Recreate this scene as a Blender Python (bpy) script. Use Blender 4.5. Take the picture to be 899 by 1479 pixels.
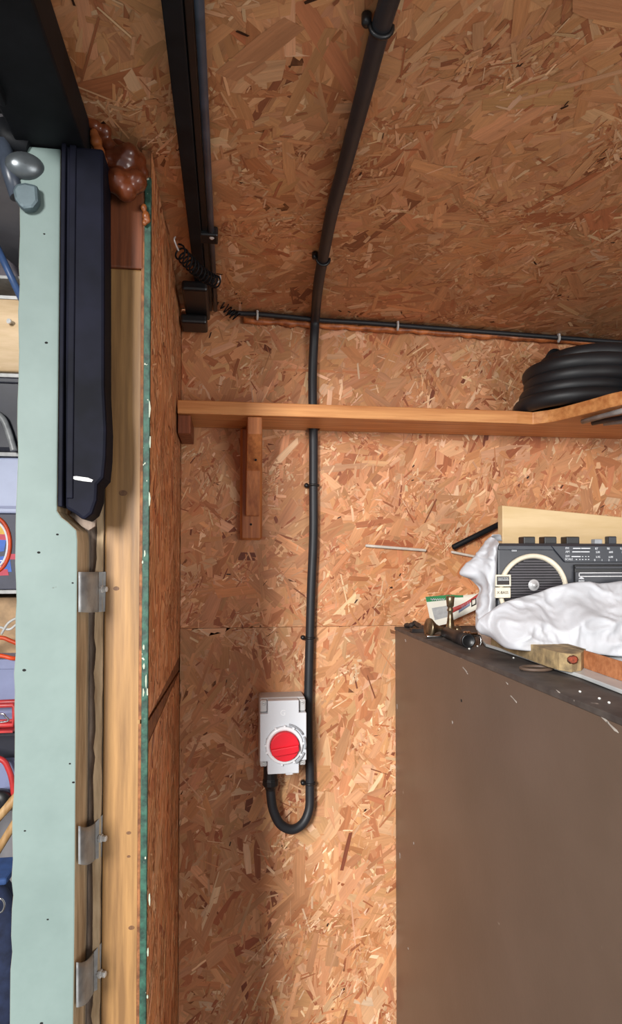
import bpy, bmesh, math, random
import numpy as np
from mathutils import Vector, Matrix, noise

for o in list(bpy.data.objects):
    bpy.data.objects.remove(o, do_unlink=True)
scene = bpy.context.scene
col = scene.collection

# ------------------------------------------------------------------ camera
W, H, F = 899.0, 1479.0, 900.0
CAM = Vector((0.0, -1.1, 1.55))
YAW = math.atan(120.0 / F)
PITCH = math.atan(22.0 / F)
CY = 808.0 - 22.0          # the frame is cropped off-centre: optical axis row
cam_data = bpy.data.cameras.new('camera')
cam = bpy.data.objects.new('camera', cam_data)
col.objects.link(cam)
cam_data.sensor_fit = 'VERTICAL'
cam_data.sensor_height = 36.0
cam_data.lens = F / H * 36.0
cam_data.clip_start = 0.01
cam_data.shift_y = (CY - H / 2) / H
cam.location = CAM
cam.rotation_euler = (math.pi / 2 + PITCH, 0, -YAW)
scene.camera = cam
RC = cam.rotation_euler.to_matrix()

# ------------------------------------------------------------------ light
world = bpy.data.worlds.new('daylight')
scene.world = world
world.use_nodes = True
wbg = world.node_tree.nodes['Background']
wbg.inputs[0].default_value = (0.86, 0.94, 1.0, 1)
wbg.inputs[1].default_value = 0.46

ld = bpy.data.lights.new('open_doorway_daylight', 'AREA')
ld.shape = 'RECTANGLE'
ld.size = 0.6
ld.size_y = 1.2
ld.energy = 185
ld.color = (1.0, 0.98, 0.95)
lo = bpy.data.objects.new('open_doorway_daylight', ld)
col.objects.link(lo)
lo.location = (-1.2, -2.9, 2.35)
lo.rotation_euler = (Vector((0.35, 0.0, 1.25)) - Vector(lo.location)).to_track_quat('-Z', 'Y').to_euler()

l2 = bpy.data.lights.new('side_fill_light', 'AREA')  # fill lamp added at right front to brighten the left wall
l2.shape = 'RECTANGLE'; l2.size = 0.9; l2.size_y = 0.9; l2.energy = 20; l2.color = (1.0, 0.97, 0.93)
lo2 = bpy.data.objects.new('side_fill_light', l2)
col.objects.link(lo2)
lo2.location = (1.3, -2.5, 1.25)
lo2.rotation_euler = (Vector((-0.1, -0.2, 1.3)) - Vector(lo2.location)).to_track_quat('-Z', 'Y').to_euler()

vs = scene.view_settings
scene.display_settings.display_device = 'sRGB'
vs.view_transform = 'Standard'
vs.look = 'None'
vs.gamma = 1.0
vs.use_curve_mapping = False
vs.exposure = 0.0

# ------------------------------------------------------------------ helpers
def ray(px, py):
    return RC @ Vector(((px - W / 2) / F, (CY - py) / F, -1.0))

def at(px, py, Y):
    """point of the upright plane y = Y that the lens sees at a pixel"""
    d = ray(px, py)
    return CAM + d * ((Y - CAM.y) / d.y)

def hit(px, py, p0, n):
    d = ray(px, py)
    n = Vector(n)
    return CAM + d * ((Vector(p0) - CAM).dot(n) / d.dot(n))

def lin(c):
    return tuple(((v / 255.0) / 12.92 if v / 255.0 <= 0.04045 else ((v / 255.0 + 0.055) / 1.055) ** 2.4) for v in c)

LOC = {}

def register(o, loc, parent):
    col.objects.link(o)
    LOC[o.name] = Vector(loc)
    if parent is not None:
        o.parent = parent
        o.location = Vector(loc) - LOC[parent.name]
    else:
        o.location = loc
    return o

def empty(name, loc, label=None, cat=None, group=None, kind=None, parent=None):
    o = bpy.data.objects.new(name, None)
    o.empty_display_size = 0.02
    register(o, Vector(loc), parent)
    return tag(o, label, cat, group, kind)

def tag(o, label=None, cat=None, group=None, kind=None):
    if label: o['label'] = label
    if cat: o['category'] = cat
    if group: o['group'] = group
    if kind: o['kind'] = kind
    return o

class MB:
    """collects shapes in world coordinates for ONE mesh object"""
    def __init__(self):
        self.v, self.f, self.mi, self.sm = [], [], [], []
    def add(self, vs, fs, mi=0, smooth=False):
        b = len(self.v)
        self.v += [tuple(p) for p in vs]
        for f in fs:
            self.f.append([b + i for i in f]); self.mi.append(mi); self.sm.append(smooth)
        return self
    def box(self, lo, hi, mi=0, rot=None, pivot=None):
        x0, y0, z0 = lo; x1, y1, z1 = hi
        p = [Vector(q) for q in ((x0,y0,z0),(x1,y0,z0),(x1,y1,z0),(x0,y1,z0),(x0,y0,z1),(x1,y0,z1),(x1,y1,z1),(x0,y1,z1))]
        if rot is not None:
            c = Vector(pivot) if pivot is not None else (Vector(lo) + Vector(hi)) / 2
            p = [c + rot @ (q - c) for q in p]
        return self.add(p, [(0,3,2,1),(4,5,6,7),(0,1,5,4),(1,2,6,5),(2,3,7,6),(3,0,4,7)], mi)
    def prism(self, pts, ext, mi=0, mi_side=None, smooth=False):
        n = len(pts); e = Vector(ext)
        p = [Vector(q) for q in pts]
        # newell normal, faces outwards on both caps
        nn = Vector((0,0,0))
        for i in range(n):
            nn += p[i].cross(p[(i+1) % n])
        if nn.dot(e) > 0: p.reverse()
        q = [a + e for a in p]
        self.add(p + q, [list(range(n)), list(range(2*n-1, n-1, -1))], mi)
        b = len(self.v) - 2*n
        for i in range(n):
            j = (i+1) % n
            self.f.append([b+j, b+i, b+n+i, b+n+j]); self.mi.append(mi if mi_side is None else mi_side); self.sm.append(smooth)
        return self
    def tube(self, pts, r, n=12, mi=0, closed=False, flat=1.0):
        P = [Vector(p) for p in pts]
        m = len(P)
        rr = r if isinstance(r, (list, tuple)) else [r] * m
        t0 = (P[1] - P[0]).normalized()
        up = Vector((0,0,1)) if abs(t0.z) < 0.9 else Vector((1,0,0))
        nx = t0.cross(up).normalized()
        vs = []
        for i in range(m):
            if closed: t = P[(i+1) % m] - P[i-1]
            else: t = P[min(i+1, m-1)] - P[max(i-1, 0)]
            t.normalize()
            nx = (nx - t * nx.dot(t)).normalized()
            ny = t.cross(nx)
            for k in range(n):
                a = 2*math.pi*k/n
                vs.append(P[i] + nx*math.cos(a)*rr[i] + ny*math.sin(a)*rr[i]*flat)
        fs = []
        for i in range(m if closed else m-1):
            i2 = (i+1) % m
            for k in range(n):
                k2 = (k+1) % n
                fs.append((i*n+k, i*n+k2, i2*n+k2, i2*n+k))
        self.add(vs, fs, mi, True)
        if not closed:
            b = len(self.v) - m*n
            self.f.append([b+k for k in range(n-1, -1, -1)]); self.mi.append(mi); self.sm.append(False)
            self.f.append([b+(m-1)*n+k for k in range(n)]); self.mi.append(mi); self.sm.append(False)
        return self
    def cyl(self, p0, p1, r, n=20, r1=None, mi=0):
        return self.lathe(p0, Vector(p1)-Vector(p0), [(r, 0), (r if r1 is None else r1, (Vector(p1)-Vector(p0)).length)], n, mi, False)
    def lathe(self, base, axis, prof, n=24, mi=0, smooth=True, squash=1.0):
        a = Vector(axis).normalized(); base = Vector(base)
        up = Vector((0,0,1)) if abs(a.z) < 0.9 else Vector((1,0,0))
        x = a.cross(up).normalized(); y = a.cross(x)
        vs = []; m = len(prof)
        for r, h in prof:
            for k in range(n):
                t = 2*math.pi*k/n
                vs.append(base + a*h + x*math.cos(t)*r + y*math.sin(t)*r*squash)
        fs = []
        for i in range(m-1):
            for k in range(n):
                k2 = (k+1) % n
                fs.append((i*n+k2, i*n+k, (i+1)*n+k, (i+1)*n+k2))
        self.add(vs, fs, mi, smooth)
        b = len(self.v) - m*n
        if prof[0][0] > 1e-6:
            self.f.append([b+k for k in range(n)]); self.mi.append(mi); self.sm.append(False)
        if prof[-1][0] > 1e-6:
            self.f.append([b+(m-1)*n+k for k in range(n-1, -1, -1)]); self.mi.append(mi); self.sm.append(False)
        return self
    def grid(self, fn, nu, nv, mi=0):
        vs = [fn(i/nu, j/nv) for j in range(nv+1) for i in range(nu+1)]
        fs = [(j*(nu+1)+i, j*(nu+1)+i+1, (j+1)*(nu+1)+i+1, (j+1)*(nu+1)+i) for j in range(nv) for i in range(nu)]
        return self.add(vs, fs, mi, True)
    def build(self, name, mats, parent=None, bevel=0.0, solid=0.0, subsurf=0, remesh=0.0, loc=None, segs=2):
        a = np.array(self.v, float)
        if loc is None:
            lo, hi = a.min(0), a.max(0)
            loc = Vector(((lo[0]+hi[0])/2, (lo[1]+hi[1])/2, lo[2]))
        loc = Vector(loc)
        me = bpy.data.meshes.new(name)
        me.from_pydata([Vector(p)-loc for p in self.v], [], self.f)
        if not isinstance(mats, (list, tuple)): mats = [mats]
        for m in mats: me.materials.append(m)
        me.polygons.foreach_set('material_index', self.mi)
        me.polygons.foreach_set('use_smooth', self.sm)
        me.update()
        o = bpy.data.objects.new(name, me)
        register(o, loc, parent)
        if remesh:
            m = o.modifiers.new('remesh', 'REMESH'); m.mode = 'VOXEL'; m.voxel_size = remesh; m.use_smooth_shade = True
            s = o.modifiers.new('smooth', 'SMOOTH'); s.iterations = 6
        if solid:
            m = o.modifiers.new('solid', 'SOLIDIFY'); m.thickness = solid; m.offset = 0
        if subsurf:
            m = o.modifiers.new('sub', 'SUBSURF'); m.levels = subsurf; m.render_levels = subsurf
        if bevel:
            m = o.modifiers.new('bevel', 'BEVEL'); m.width = bevel; m.segments = segs; m.limit_method = 'ANGLE'; m.angle_limit = math.radians(40)
        return o

def spline(pts, k=8, closed=False):
    P = [Vector(p) for p in pts]; n = len(P); out = []
    for i in range(n if closed else n-1):
        if closed: a, b, c, d = P[i-1], P[i], P[(i+1) % n], P[(i+2) % n]
        else: a, b, c, d = P[max(i-1,0)], P[i], P[i+1], P[min(i+2,n-1)]
        for s in range(k):
            t = s/k
            out.append(0.5*((2*b)+(c-a)*t+(2*a-5*b+4*c-d)*t*t+(3*b-a-3*c+d)*t**3))
    if not closed: out.append(P[-1])
    return out

def copy_tree(o, offset, parent=None):
    c = o.copy(); col.objects.link(c)
    LOC[c.name] = LOC[o.name] + offset
    if parent is None: c.location = LOC[c.name]
    else: c.parent = parent
    for ch in o.children: copy_tree(ch, offset, c)
    return c

def text(name, body, loc, size, m, parent, normal='-y', align='CENTER', sx=1.0, depth=0.0002):
    cu = bpy.data.curves.new('t', 'FONT'); cu.body = body; cu.size = size; cu.align_x = align; cu.align_y = 'CENTER'; cu.extrude = depth; cu.resolution_u = 3
    t = bpy.data.objects.new('t', cu); col.objects.link(t)
    bpy.context.view_layer.update()
    me = bpy.data.meshes.new_from_object(t.evaluated_get(bpy.context.evaluated_depsgraph_get()))
    bpy.data.objects.remove(t)
    me.transform(Matrix.Rotation(math.pi/2, 4, 'X') @ Matrix.Diagonal((sx, 1, 1, 1)))
    me.materials.clear(); me.materials.append(m)
    me.name = name
    o = bpy.data.objects.new(name, me)
    return register(o, Vector(loc), parent)

# ------------------------------------------------------------------ materials
def nodes_of(name):
    m = bpy.data.materials.new(name); m.use_nodes = True
    nt = m.node_tree
    return m, nt, nt.nodes['Principled BSDF']

def mat(name, c, rough=0.5, metal=0.0, c2=None, scale=30.0, stretch=(1,1,1), bump=0.0, bscale=None, amount=1.0, detail=4.0, speck=None, speck_scale=60, speck_at=0.7, coat=0.0, spec=0.5):
    m, nt, b = nodes_of(name)
    N, L = nt.nodes, nt.links
    b.inputs['Roughness'].default_value = rough
    b.inputs['Metallic'].default_value = metal
    b.inputs['Coat Weight'].default_value = coat
    b.inputs['Specular IOR Level'].default_value = spec
    tc = N.new('ShaderNodeTexCoord'); mp = N.new('ShaderNodeMapping')
    mp.inputs['Scale'].default_value = stretch
    L.new(tc.outputs['Object'], mp.inputs['Vector'])
    no = N.new('ShaderNodeTexNoise'); no.inputs['Scale'].default_value = scale; no.inputs['Detail'].default_value = detail
    no.inputs['Roughness'].default_value = 0.6
    L.new(mp.outputs[0], no.inputs['Vector'])
    rp = N.new('ShaderNodeValToRGB')
    rp.color_ramp.elements[0].position = 0.36; rp.color_ramp.elements[1].position = 0.66
    c2 = c2 or tuple(v * 0.85 for v in c)
    rp.color_ramp.elements[0].color = (*lin(c2), 1); rp.color_ramp.elements[1].color = (*lin(c), 1)
    L.new(no.outputs[0], rp.inputs[0])
    out = rp.outputs[0]
    if speck:
        n2 = N.new('ShaderNodeTexNoise'); n2.inputs['Scale'].default_value = speck_scale; n2.inputs['Detail'].default_value = 3
        L.new(mp.outputs[0], n2.inputs['Vector'])
        r2 = N.new('ShaderNodeValToRGB'); r2.color_ramp.elements[0].position = speck_at; r2.color_ramp.elements[1].position = speck_at + 0.03
        L.new(n2.outputs[0], r2.inputs[0])
        mx = N.new('ShaderNodeMix'); mx.data_type = 'RGBA'
        L.new(r2.outputs[0], mx.inputs['Factor']); L.new(out, mx.inputs['A']); mx.inputs['B'].default_value = (*lin(speck), 1)
        out = mx.outputs['Result']
    L.new(out, b.inputs['Base Color'])
    if bump:
        nb = N.new('ShaderNodeTexNoise'); nb.inputs['Scale'].default_value = bscale or scale; nb.inputs['Detail'].default_value = 5
        L.new(mp.outputs[0], nb.inputs['Vector'])
        bp = N.new('ShaderNodeBump'); bp.inputs['Strength'].default_value = bump; bp.inputs['Distance'].default_value = 0.002
        L.new(nb.outputs[0], bp.inputs['Height']); L.new(bp.outputs[0], b.inputs['Normal'])
    return m

def osb_material(name):
    m, nt, b = nodes_of(name)
    N, L = nt.nodes, nt.links
    b.inputs['Roughness'].default_value = 0.5
    b.inputs['Specular IOR Level'].default_value = 0.35
    at_ = N.new('ShaderNodeAttribute'); at_.attribute_name = 'tone'
    uv = N.new('ShaderNodeUVMap'); uv.uv_map = 'grain'
    mp = N.new('ShaderNodeMapping'); mp.inputs['Scale'].default_value = (14, 260, 1)
    L.new(uv.outputs[0], mp.inputs['Vector'])
    no = N.new('ShaderNodeTexNoise'); no.inputs['Scale'].default_value = 1.0; no.inputs['Detail'].default_value = 5; no.inputs['Roughness'].default_value = 0.65
    L.new(mp.outputs[0], no.inputs['Vector'])
    rp = N.new('ShaderNodeMapRange'); rp.inputs['From Min'].default_value = 0.25; rp.inputs['From Max'].default_value = 0.75
    rp.inputs['To Min'].default_value = 0.80; rp.inputs['To Max'].default_value = 1.14
    L.new(no.outputs[0], rp.inputs[0])
    mp2 = N.new('ShaderNodeMapping'); mp2.inputs['Scale'].default_value = (9, 40, 1)
    L.new(uv.outputs[0], mp2.inputs['Vector'])
    n2 = N.new('ShaderNodeTexNoise'); n2.inputs['Scale'].default_value = 1.0; n2.inputs['Detail'].default_value = 3
    L.new(mp2.outputs[0], n2.inputs['Vector'])
    r2 = N.new('ShaderNodeMapRange'); r2.inputs['From Min'].default_value = 0.3; r2.inputs['From Max'].default_value = 0.7
    r2.inputs['To Min'].default_value = 0.82; r2.inputs['To Max'].default_value = 1.1
    L.new(n2.outputs[0], r2.inputs[0])
    mu = N.new('ShaderNodeMath'); mu.operation = 'MULTIPLY'
    L.new(rp.outputs[0], mu.inputs[0]); L.new(r2.outputs[0], mu.inputs[1])
    vm = N.new('ShaderNodeVectorMath'); vm.operation = 'SCALE'
    L.new(at_.outputs['Color'], vm.inputs[0]); L.new(mu.outputs[0], vm.inputs['Scale'])
    L.new(vm.outputs[0], b.inputs['Base Color'])
    bp = N.new('ShaderNodeBump'); bp.inputs['Strength'].default_value = 0.5; bp.inputs['Distance'].default_value = 0.001
    L.new(no.outputs[0], bp.inputs['Height']); L.new(bp.outputs[0], b.inputs['Normal'])
    return m

def wood(name, c, c2, axis='x', rough=0.5, scale=1.0, knots=None, bump=0.25):
    st = {'x': (3, 60, 60), 'y': (60, 3, 60), 'z': (60, 60, 3)}[axis]
    return mat(name, c, rough, c2=c2, scale=1.6*scale, stretch=st, bump=bump, detail=6, speck=knots, speck_scale=1.1, speck_at=0.74)

M = {}
M['osb'] = osb_material('oriented strand flakes')
M['osb_base'] = mat('strand board core', (150, 96, 56), 0.7, c2=(96, 56, 30), scale=90, bump=0.4)
M['pine'] = wood('pine shelf board', (222, 160, 100), (186, 118, 66), 'x', 0.45)
M['pine_z'] = wood('pine upright grain', (196, 124, 70), (146, 82, 42), 'z', 0.45)
M['pine_red'] = wood('red stained pine', (150, 84, 50), (104, 54, 30), 'z', 0.5)
M['stud'] = wood('yellow pine stud', (168, 128, 80), (120, 88, 54), 'z', 0.5, knots=(98, 68, 44))
M['stud_red'] = wood('red brown stained timber', (140, 78, 46), (96, 52, 32), 'z', 0.5)
M['knot'] = mat('brown knot', (118, 84, 54), 0.6, c2=(92, 62, 40), scale=300)
M['raw'] = mat('bare weathered timber edge', (208, 184, 150), 0.8, c2=(156, 132, 102), scale=1.5, stretch=(60, 60, 8), bump=0.5)
M['groove'] = mat('grey brown grime', (158, 140, 126), 0.85, c2=(112, 98, 88), scale=1.5, stretch=(60, 60, 14), bump=0.5)
M['sage'] = mat('sage green gloss paint', (116, 133, 129), 0.6, c2=(108, 125, 121), scale=14, bump=0.25, bscale=40, speck=(88, 98, 92), speck_scale=75, speck_at=0.735)
M['dkgreen'] = mat('dark green flaking paint', (50, 92, 76), 0.6, c2=(28, 54, 45), scale=120, bump=0.5, speck=(196, 200, 180), speck_scale=140, speck_at=0.70)
M['cablk'] = mat('black cable sheath', (38, 40, 45), 0.5, c2=(32, 34, 38), scale=40)
M['blk'] = mat('black plastic', (26, 26, 28), 0.4, c2=(20, 20, 22), scale=40)
M['steelblk'] = mat('black painted steel', (26, 28, 32), 0.6, c2=(14, 15, 18), scale=18, bump=0.15, spec=0.2)
M['navy'] = mat('navy black channel', (26, 27, 40), 0.6, c2=(14, 15, 22), scale=12, bump=0.2, spec=0.08, speck=(120, 124, 130), speck_scale=90, speck_at=0.77)
M['tubeblue'] = mat('blue black tube', (70, 78, 92), 0.35, c2=(50, 56, 66), scale=20)
M['galv'] = mat('galvanised steel', (176, 178, 178), 0.42, 0.15, c2=(120, 122, 124), scale=26, bump=0.1)
M['screw'] = mat('bright zinc screw', (232, 232, 230), 0.3, 0.25)
M['wplas'] = mat('light grey plastic', (212, 216, 222), 0.4, c2=(206, 210, 216), scale=8)
M['wplas2'] = mat('grey plastic box body', (196, 196, 196), 0.45, c2=(186, 186, 186), scale=8)
M['ring'] = mat('white plastic ring', (236, 238, 242), 0.35, c2=(230, 232, 236), scale=8)
M['mark'] = mat('grey moulded mark', (160, 164, 170), 0.5)
M['red'] = mat('red knob plastic', (226, 30, 48), 0.38, c2=(216, 24, 42), scale=8)
M['brown'] = mat('brown satin laminate', (100, 84, 73), 0.4, c2=(92, 77, 66), scale=5, bump=0.06, bscale=160, speck=(150, 140, 128), speck_scale=42, speck_at=0.775)
M['browntop'] = mat('dusty dark cabinet top', (84, 78, 74), 0.6, c2=(58, 52, 50), scale=30, speck=(150, 142, 134), speck_scale=90, speck_at=0.72)
M['chip'] = mat('pale chipped spot', (176, 168, 160), 0.7)
M['hole'] = mat('black hole', (10, 9, 8), 0.9)
M['bag'] = mat('white woven plastic bag', (194, 196, 202), 0.5, c2=(184, 187, 193), scale=20, bump=0.12, bscale=120)
M['radio'] = mat('charcoal radio plastic', (60, 62, 68), 0.42, c2=(52, 54, 60), scale=14)
M['radiodk'] = mat('dark radio panel', (44, 48, 58), 0.35, c2=(38, 42, 50), scale=14)
M['grille'] = mat('dark speaker cloth', (30, 28, 32), 0.6)
M['grillebar'] = mat('grey speaker louvre', (74, 70, 76), 0.45)
M['cream'] = mat('cream ring', (232, 222, 200), 0.4)
M['silver'] = mat('silver plastic', (206, 206, 208), 0.3, 0.3)
M['print_white'] = mat('white print', (226, 230, 236), 0.5)
M['print_dark'] = mat('dark print', (50, 44, 44), 0.6)
M['paleboard'] = mat('pale new plywood', (214, 188, 146), 0.55, c2=(200, 172, 126), scale=1.5, stretch=(5, 30, 30), bump=0.1)
M['clear'] = mat('grey white plastic sheet', (196, 200, 200), 0.35, c2=(176, 180, 182), scale=16)
M['rot'] = mat('weathered yellow grey wood', (176, 152, 110), 0.8, c2=(120, 104, 78), scale=70, bump=0.8)
M['rust'] = mat('red rotten spot', (170, 74, 44), 0.8, c2=(70, 34, 22), scale=160)
M['orangewood'] = mat('orange brown wood block', (196, 132, 88), 0.7, c2=(158, 96, 58), scale=90, bump=0.5)
M['paper'] = mat('off white printed card', (222, 220, 208), 0.6, c2=(214, 212, 200), scale=20)
M['pgreen'] = mat('green print', (48, 140, 84), 0.55)
M['pred'] = mat('red print', (190, 66, 62), 0.55)
M['pgrey'] = mat('grey print', (170, 172, 172), 0.6, c2=(150, 152, 154), scale=120)
M['pblue'] = mat('blue grey print', (140, 150, 176), 0.6)
M['brass'] = mat('aged brass', (156, 142, 116), 0.35, 0.8, c2=(96, 82, 62), scale=60)
M['chrome'] = mat('chrome', (222, 222, 222), 0.15, 1.0)
M['torch'] = mat('worn black metal', (58, 52, 50), 0.5, 0.3, c2=(36, 32, 32), scale=50)
M['foam'] = mat('amber expanding foam', (118, 58, 30), 0.28, c2=(78, 36, 20), scale=28, coat=0.3)
M['foam_lt'] = mat('orange foam', (164, 96, 48), 0.35, c2=(126, 68, 34), scale=40)
M['bead'] = mat('copper brown bead', (214, 128, 72), 0.4, c2=(128, 66, 34), scale=50, bump=0.4)
M['hose'] = mat('black rubber hose', (30, 32, 36), 0.5, c2=(24, 26, 29), scale=20)
M['whiterod'] = mat('white plastic rod', (224, 216, 204), 0.5)
M['clipw'] = mat('white cable clip', (226, 226, 222), 0.5)
M['floor'] = mat('grey concrete', (140, 136, 130), 0.8, c2=(112, 108, 104), scale=6)
M['plaster'] = mat('grey wall board', (150, 148, 152), 0.8, c2=(138, 136, 140), scale=8)

# ------------------------------------------------------------------ key planes
zl = at(272, 446, 0); zr = at(899, 494, 0)
KX = (zr.z - zl.z) / (zr.x - zl.x)
def cz(X): return zl.z + KX * (X - zl.x)
CN = Vector((-KX, 0, 1)).normalized()
CP = Vector((zl.x, 0, zl.z))
def onceil(px, py, drop=0.0):
    return hit(px, py, CP - CN*drop, CN)
YJ = -0.48          # face of the green jamb
YS = -0.43          # face of the stud behind it
XW = (at(217, 800, YS).x + at(260, 900, 0).x) / 2     # inner face of the left wall
RX = 2.4           # right wall

# ------------------------------------------------------------------ strand flakes
PAL = [((208,154,112),7), ((202,146,103),8), ((196,137,94),6), ((184,120,80),2.6), ((218,170,130),3), ((166,100,66),0.9), ((232,196,158),0.8), ((132,74,50),0.3)]
def strands(name, parent, o, ux, uy, nrm, w, h, n, seed, bias=None, tint=(1,1,1), contrast=1.0):
    rng = np.random.default_rng(seed)
    big = rng.random(n) < 0.45
    Lh = np.where(big, rng.lognormal(math.log(0.062), 0.42, n), rng.lognormal(math.log(0.014), 0.6, n)) / 2
    Wh = np.where(big, rng.lognormal(math.log(0.0165), 0.5, n), rng.lognormal(math.log(0.0028), 0.55, n)) / 2
    Lh = np.clip(Lh, .003, .075); Wh = np.minimum(np.clip(Wh, .0005, .022), Lh*0.6)
    cx = rng.uniform(-.01, w+.01, n); cy = rng.uniform(-.01, h+.01, n)
    # crumbs gather in patches
    nc = max(8, n//90)
    cc_ = rng.integers(0, nc, n)
    ccx, ccy = rng.uniform(0, w, nc), rng.uniform(0, h, nc)
    cl_ = (~big) & (rng.random(n) < 0.72)
    cx = np.where(cl_, ccx[cc_] + rng.normal(0, .013, n), cx); cy = np.where(cl_, ccy[cc_] + rng.normal(0, .013, n), cy)
    # neighbours lean the same way
    fld = 1.5*np.sin(cx*9.1+seed) + 1.5*np.sin(cy*8.3+seed*1.7) + 1.2*np.sin((cx+cy)*14+seed*.3)
    th = fld + rng.normal(0, 0.55, n)
    k = rng.random(n)
    th = np.where(k < 0.25, rng.uniform(0, math.pi, n), th)
    if bias is not None:
        th = np.where(k > 0.68, bias + rng.normal(0, 0.40, n), th)
    order = np.argsort(-(Wh*Lh) * rng.uniform(0.01, 1.0, n))   # small slivers mostly on top
    lay = np.empty(n); lay[order] = np.arange(n)
    def j(s): return rng.uniform(-s, s, n)
    sk = j(0.55)*Wh
    pts = [(-Lh+sk+j(.07)*Lh, -Wh*rng.uniform(.7,1.1,n)), (j(.4)*Lh, -Wh*rng.uniform(.85,1.15,n)), (Lh+sk+j(.07)*Lh, -Wh*rng.uniform(.6,1.1,n)),
           (Lh-sk+j(.09)*Lh, Wh*rng.uniform(.5,1.1,n)), (j(.4)*Lh, Wh*rng.uniform(.85,1.15,n)), (-Lh-sk+j(.09)*Lh, Wh*rng.uniform(.6,1.1,n))]
    lx = np.stack([p[0] for p in pts], 1); ly = np.stack([p[1] for p in pts], 1)
    c, s = np.cos(th)[:,None], np.sin(th)[:,None]
    gx = np.clip(cx[:,None] + lx*c - ly*s, 0, w); gy = np.clip(cy[:,None] + lx*s + ly*c, 0, h)
    off = 0.0002 + lay/n*0.0010
    tx, ty = rng.normal(0, .012, n), rng.normal(0, .012, n)
    gz = off[:,None] + np.clip(ly*tx[:,None]*1.0 + lx*ty[:,None]*0.2, -.0001, .0003)
    o, ux, uy, nrm = (np.array(v, float) for v in (o, ux, uy, nrm))
    V = o + gx[...,None]*ux + gy[...,None]*uy + gz[...,None]*nrm
    V = V.reshape(-1, 3)
    base = o + ux*w/2
    me = bpy.data.meshes.new(name)
    me.vertices.add(6*n); me.vertices.foreach_set('co', (V-base).ravel())
    me.loops.add(6*n)
    idx = np.arange(6*n)
    if np.dot(np.cross(ux, uy), nrm) < 0: idx = idx.reshape(n,6)[:, ::-1].ravel()
    me.loops.foreach_set('vertex_index', idx.astype(np.int32))
    me.polygons.add(n)
    me.polygons.foreach_set('loop_start', (np.arange(n)*6).astype(np.int32))
    me.polygons.foreach_set('loop_total', np.full(n, 6, np.int32))
    me.update(calc_edges=True)
    wts = np.array([p[1] for p in PAL]); wts = wts/wts.sum()
    cols = np.array([lin(p[0]) for p in PAL])
    ci = rng.choice(len(PAL), n, p=wts)
    ci = np.where((~big) & (rng.random(n) < .35), rng.choice([4, 4, 6, 5], n), ci)
    low = 1 + .07*np.sin(cx*21+seed)*np.sin(cy*17+seed*2) + .05*np.sin(cx*47+cy*33)
    cc = cols[ci] * low[:,None] * rng.uniform(.86, 1.14, (n,1)) * (1 + rng.normal(0, .03, (n,3))) * np.array(tint)
    mean_ = cc.mean(0); cc = mean_ + (cc-mean_)*contrast
    tiny = (rng.random(n) < 0.016) & (Lh < 0.006) & ~big
    cc[tiny] = np.array(lin((52, 30, 20)))
    a = me.color_attributes.new('tone', 'FLOAT_COLOR', 'POINT')
    buf = np.ones((6*n, 4)); buf[:, :3] = np.repeat(np.clip(cc, 0, 1), 6, 0)
    a.data.foreach_set('color', buf.ravel())
    uvl = me.uv_layers.new(name='grain')
    ub = np.stack([lx + rng.uniform(0, 50, n)[:,None], ly + rng.uniform(0, 50, n)[:,None]], -1).reshape(-1, 2)
    uvl.data.foreach_set('uv', ub[idx].ravel())
    me.materials.append(M['osb'])
    ob = bpy.data.objects.new(name, me)
    register(ob, Vector(base), parent)
    ob['kind'] = 'stuff'
    return ob

# ------------------------------------------------------------------ setting
tag(MB().box((-1.6, -2.2, -0.06), (RX+0.05, 1.2, 0.0)).build('floor', M['floor']), kind='structure', label='grey concrete floor of the shed')

# back wall: two strand boards meeting at a level joint
zj = at(400, 906, 0).z
wb = tag(MB().box((XW-0.012, 0.010, 0.0), (RX, 0.03, cz(XW)+0.05)).build('wall_back', M['osb_base']), label='bare strand board back wall behind switch, shelf and cabinet', kind='structure')
lowp = MB().box((XW, 0.0015, 0.0), (RX, 0.010, zj-0.0003)).build('strand_board', M['osb_base'], wb)
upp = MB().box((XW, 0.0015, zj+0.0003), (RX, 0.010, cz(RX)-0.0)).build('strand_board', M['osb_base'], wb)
strands('wood_strands', lowp, (XW, 0.0015, 0.55), (1,0,0), (0,0,1), (0,-1,0), 1.45, zj-0.0003-0.55, 16500, 3, bias=1.1)
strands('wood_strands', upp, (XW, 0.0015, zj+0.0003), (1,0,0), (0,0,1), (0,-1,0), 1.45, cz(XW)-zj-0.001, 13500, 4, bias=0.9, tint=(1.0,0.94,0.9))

# ceiling (falls slightly to the right)
def cpt(X, Y, up=0.0): return Vector((X, Y, cz(X)+up))
cb = MB()
XC0 = -0.20
cb.prism([cpt(XC0, 0.03, .0012), cpt(RX, 0.03, .0012), cpt(RX, -1.5, .0012), cpt(XC0, -1.5, .0012)], (0, 0, 0.03))
ceil = tag(cb.build('ceiling', M['osb_base']), label='strand board ceiling with black cables clipped across it', kind='structure')
uxc = Vector((1, 0, KX)).normalized()
strands('wood_strands', ceil, cpt(XC0, 0.0, .0012), uxc, (0,-1,0), -CN, 1.55, 1.45, 30000, 8, bias=1.25, tint=(1.05,1.03,0.99), contrast=0.85)

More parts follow.
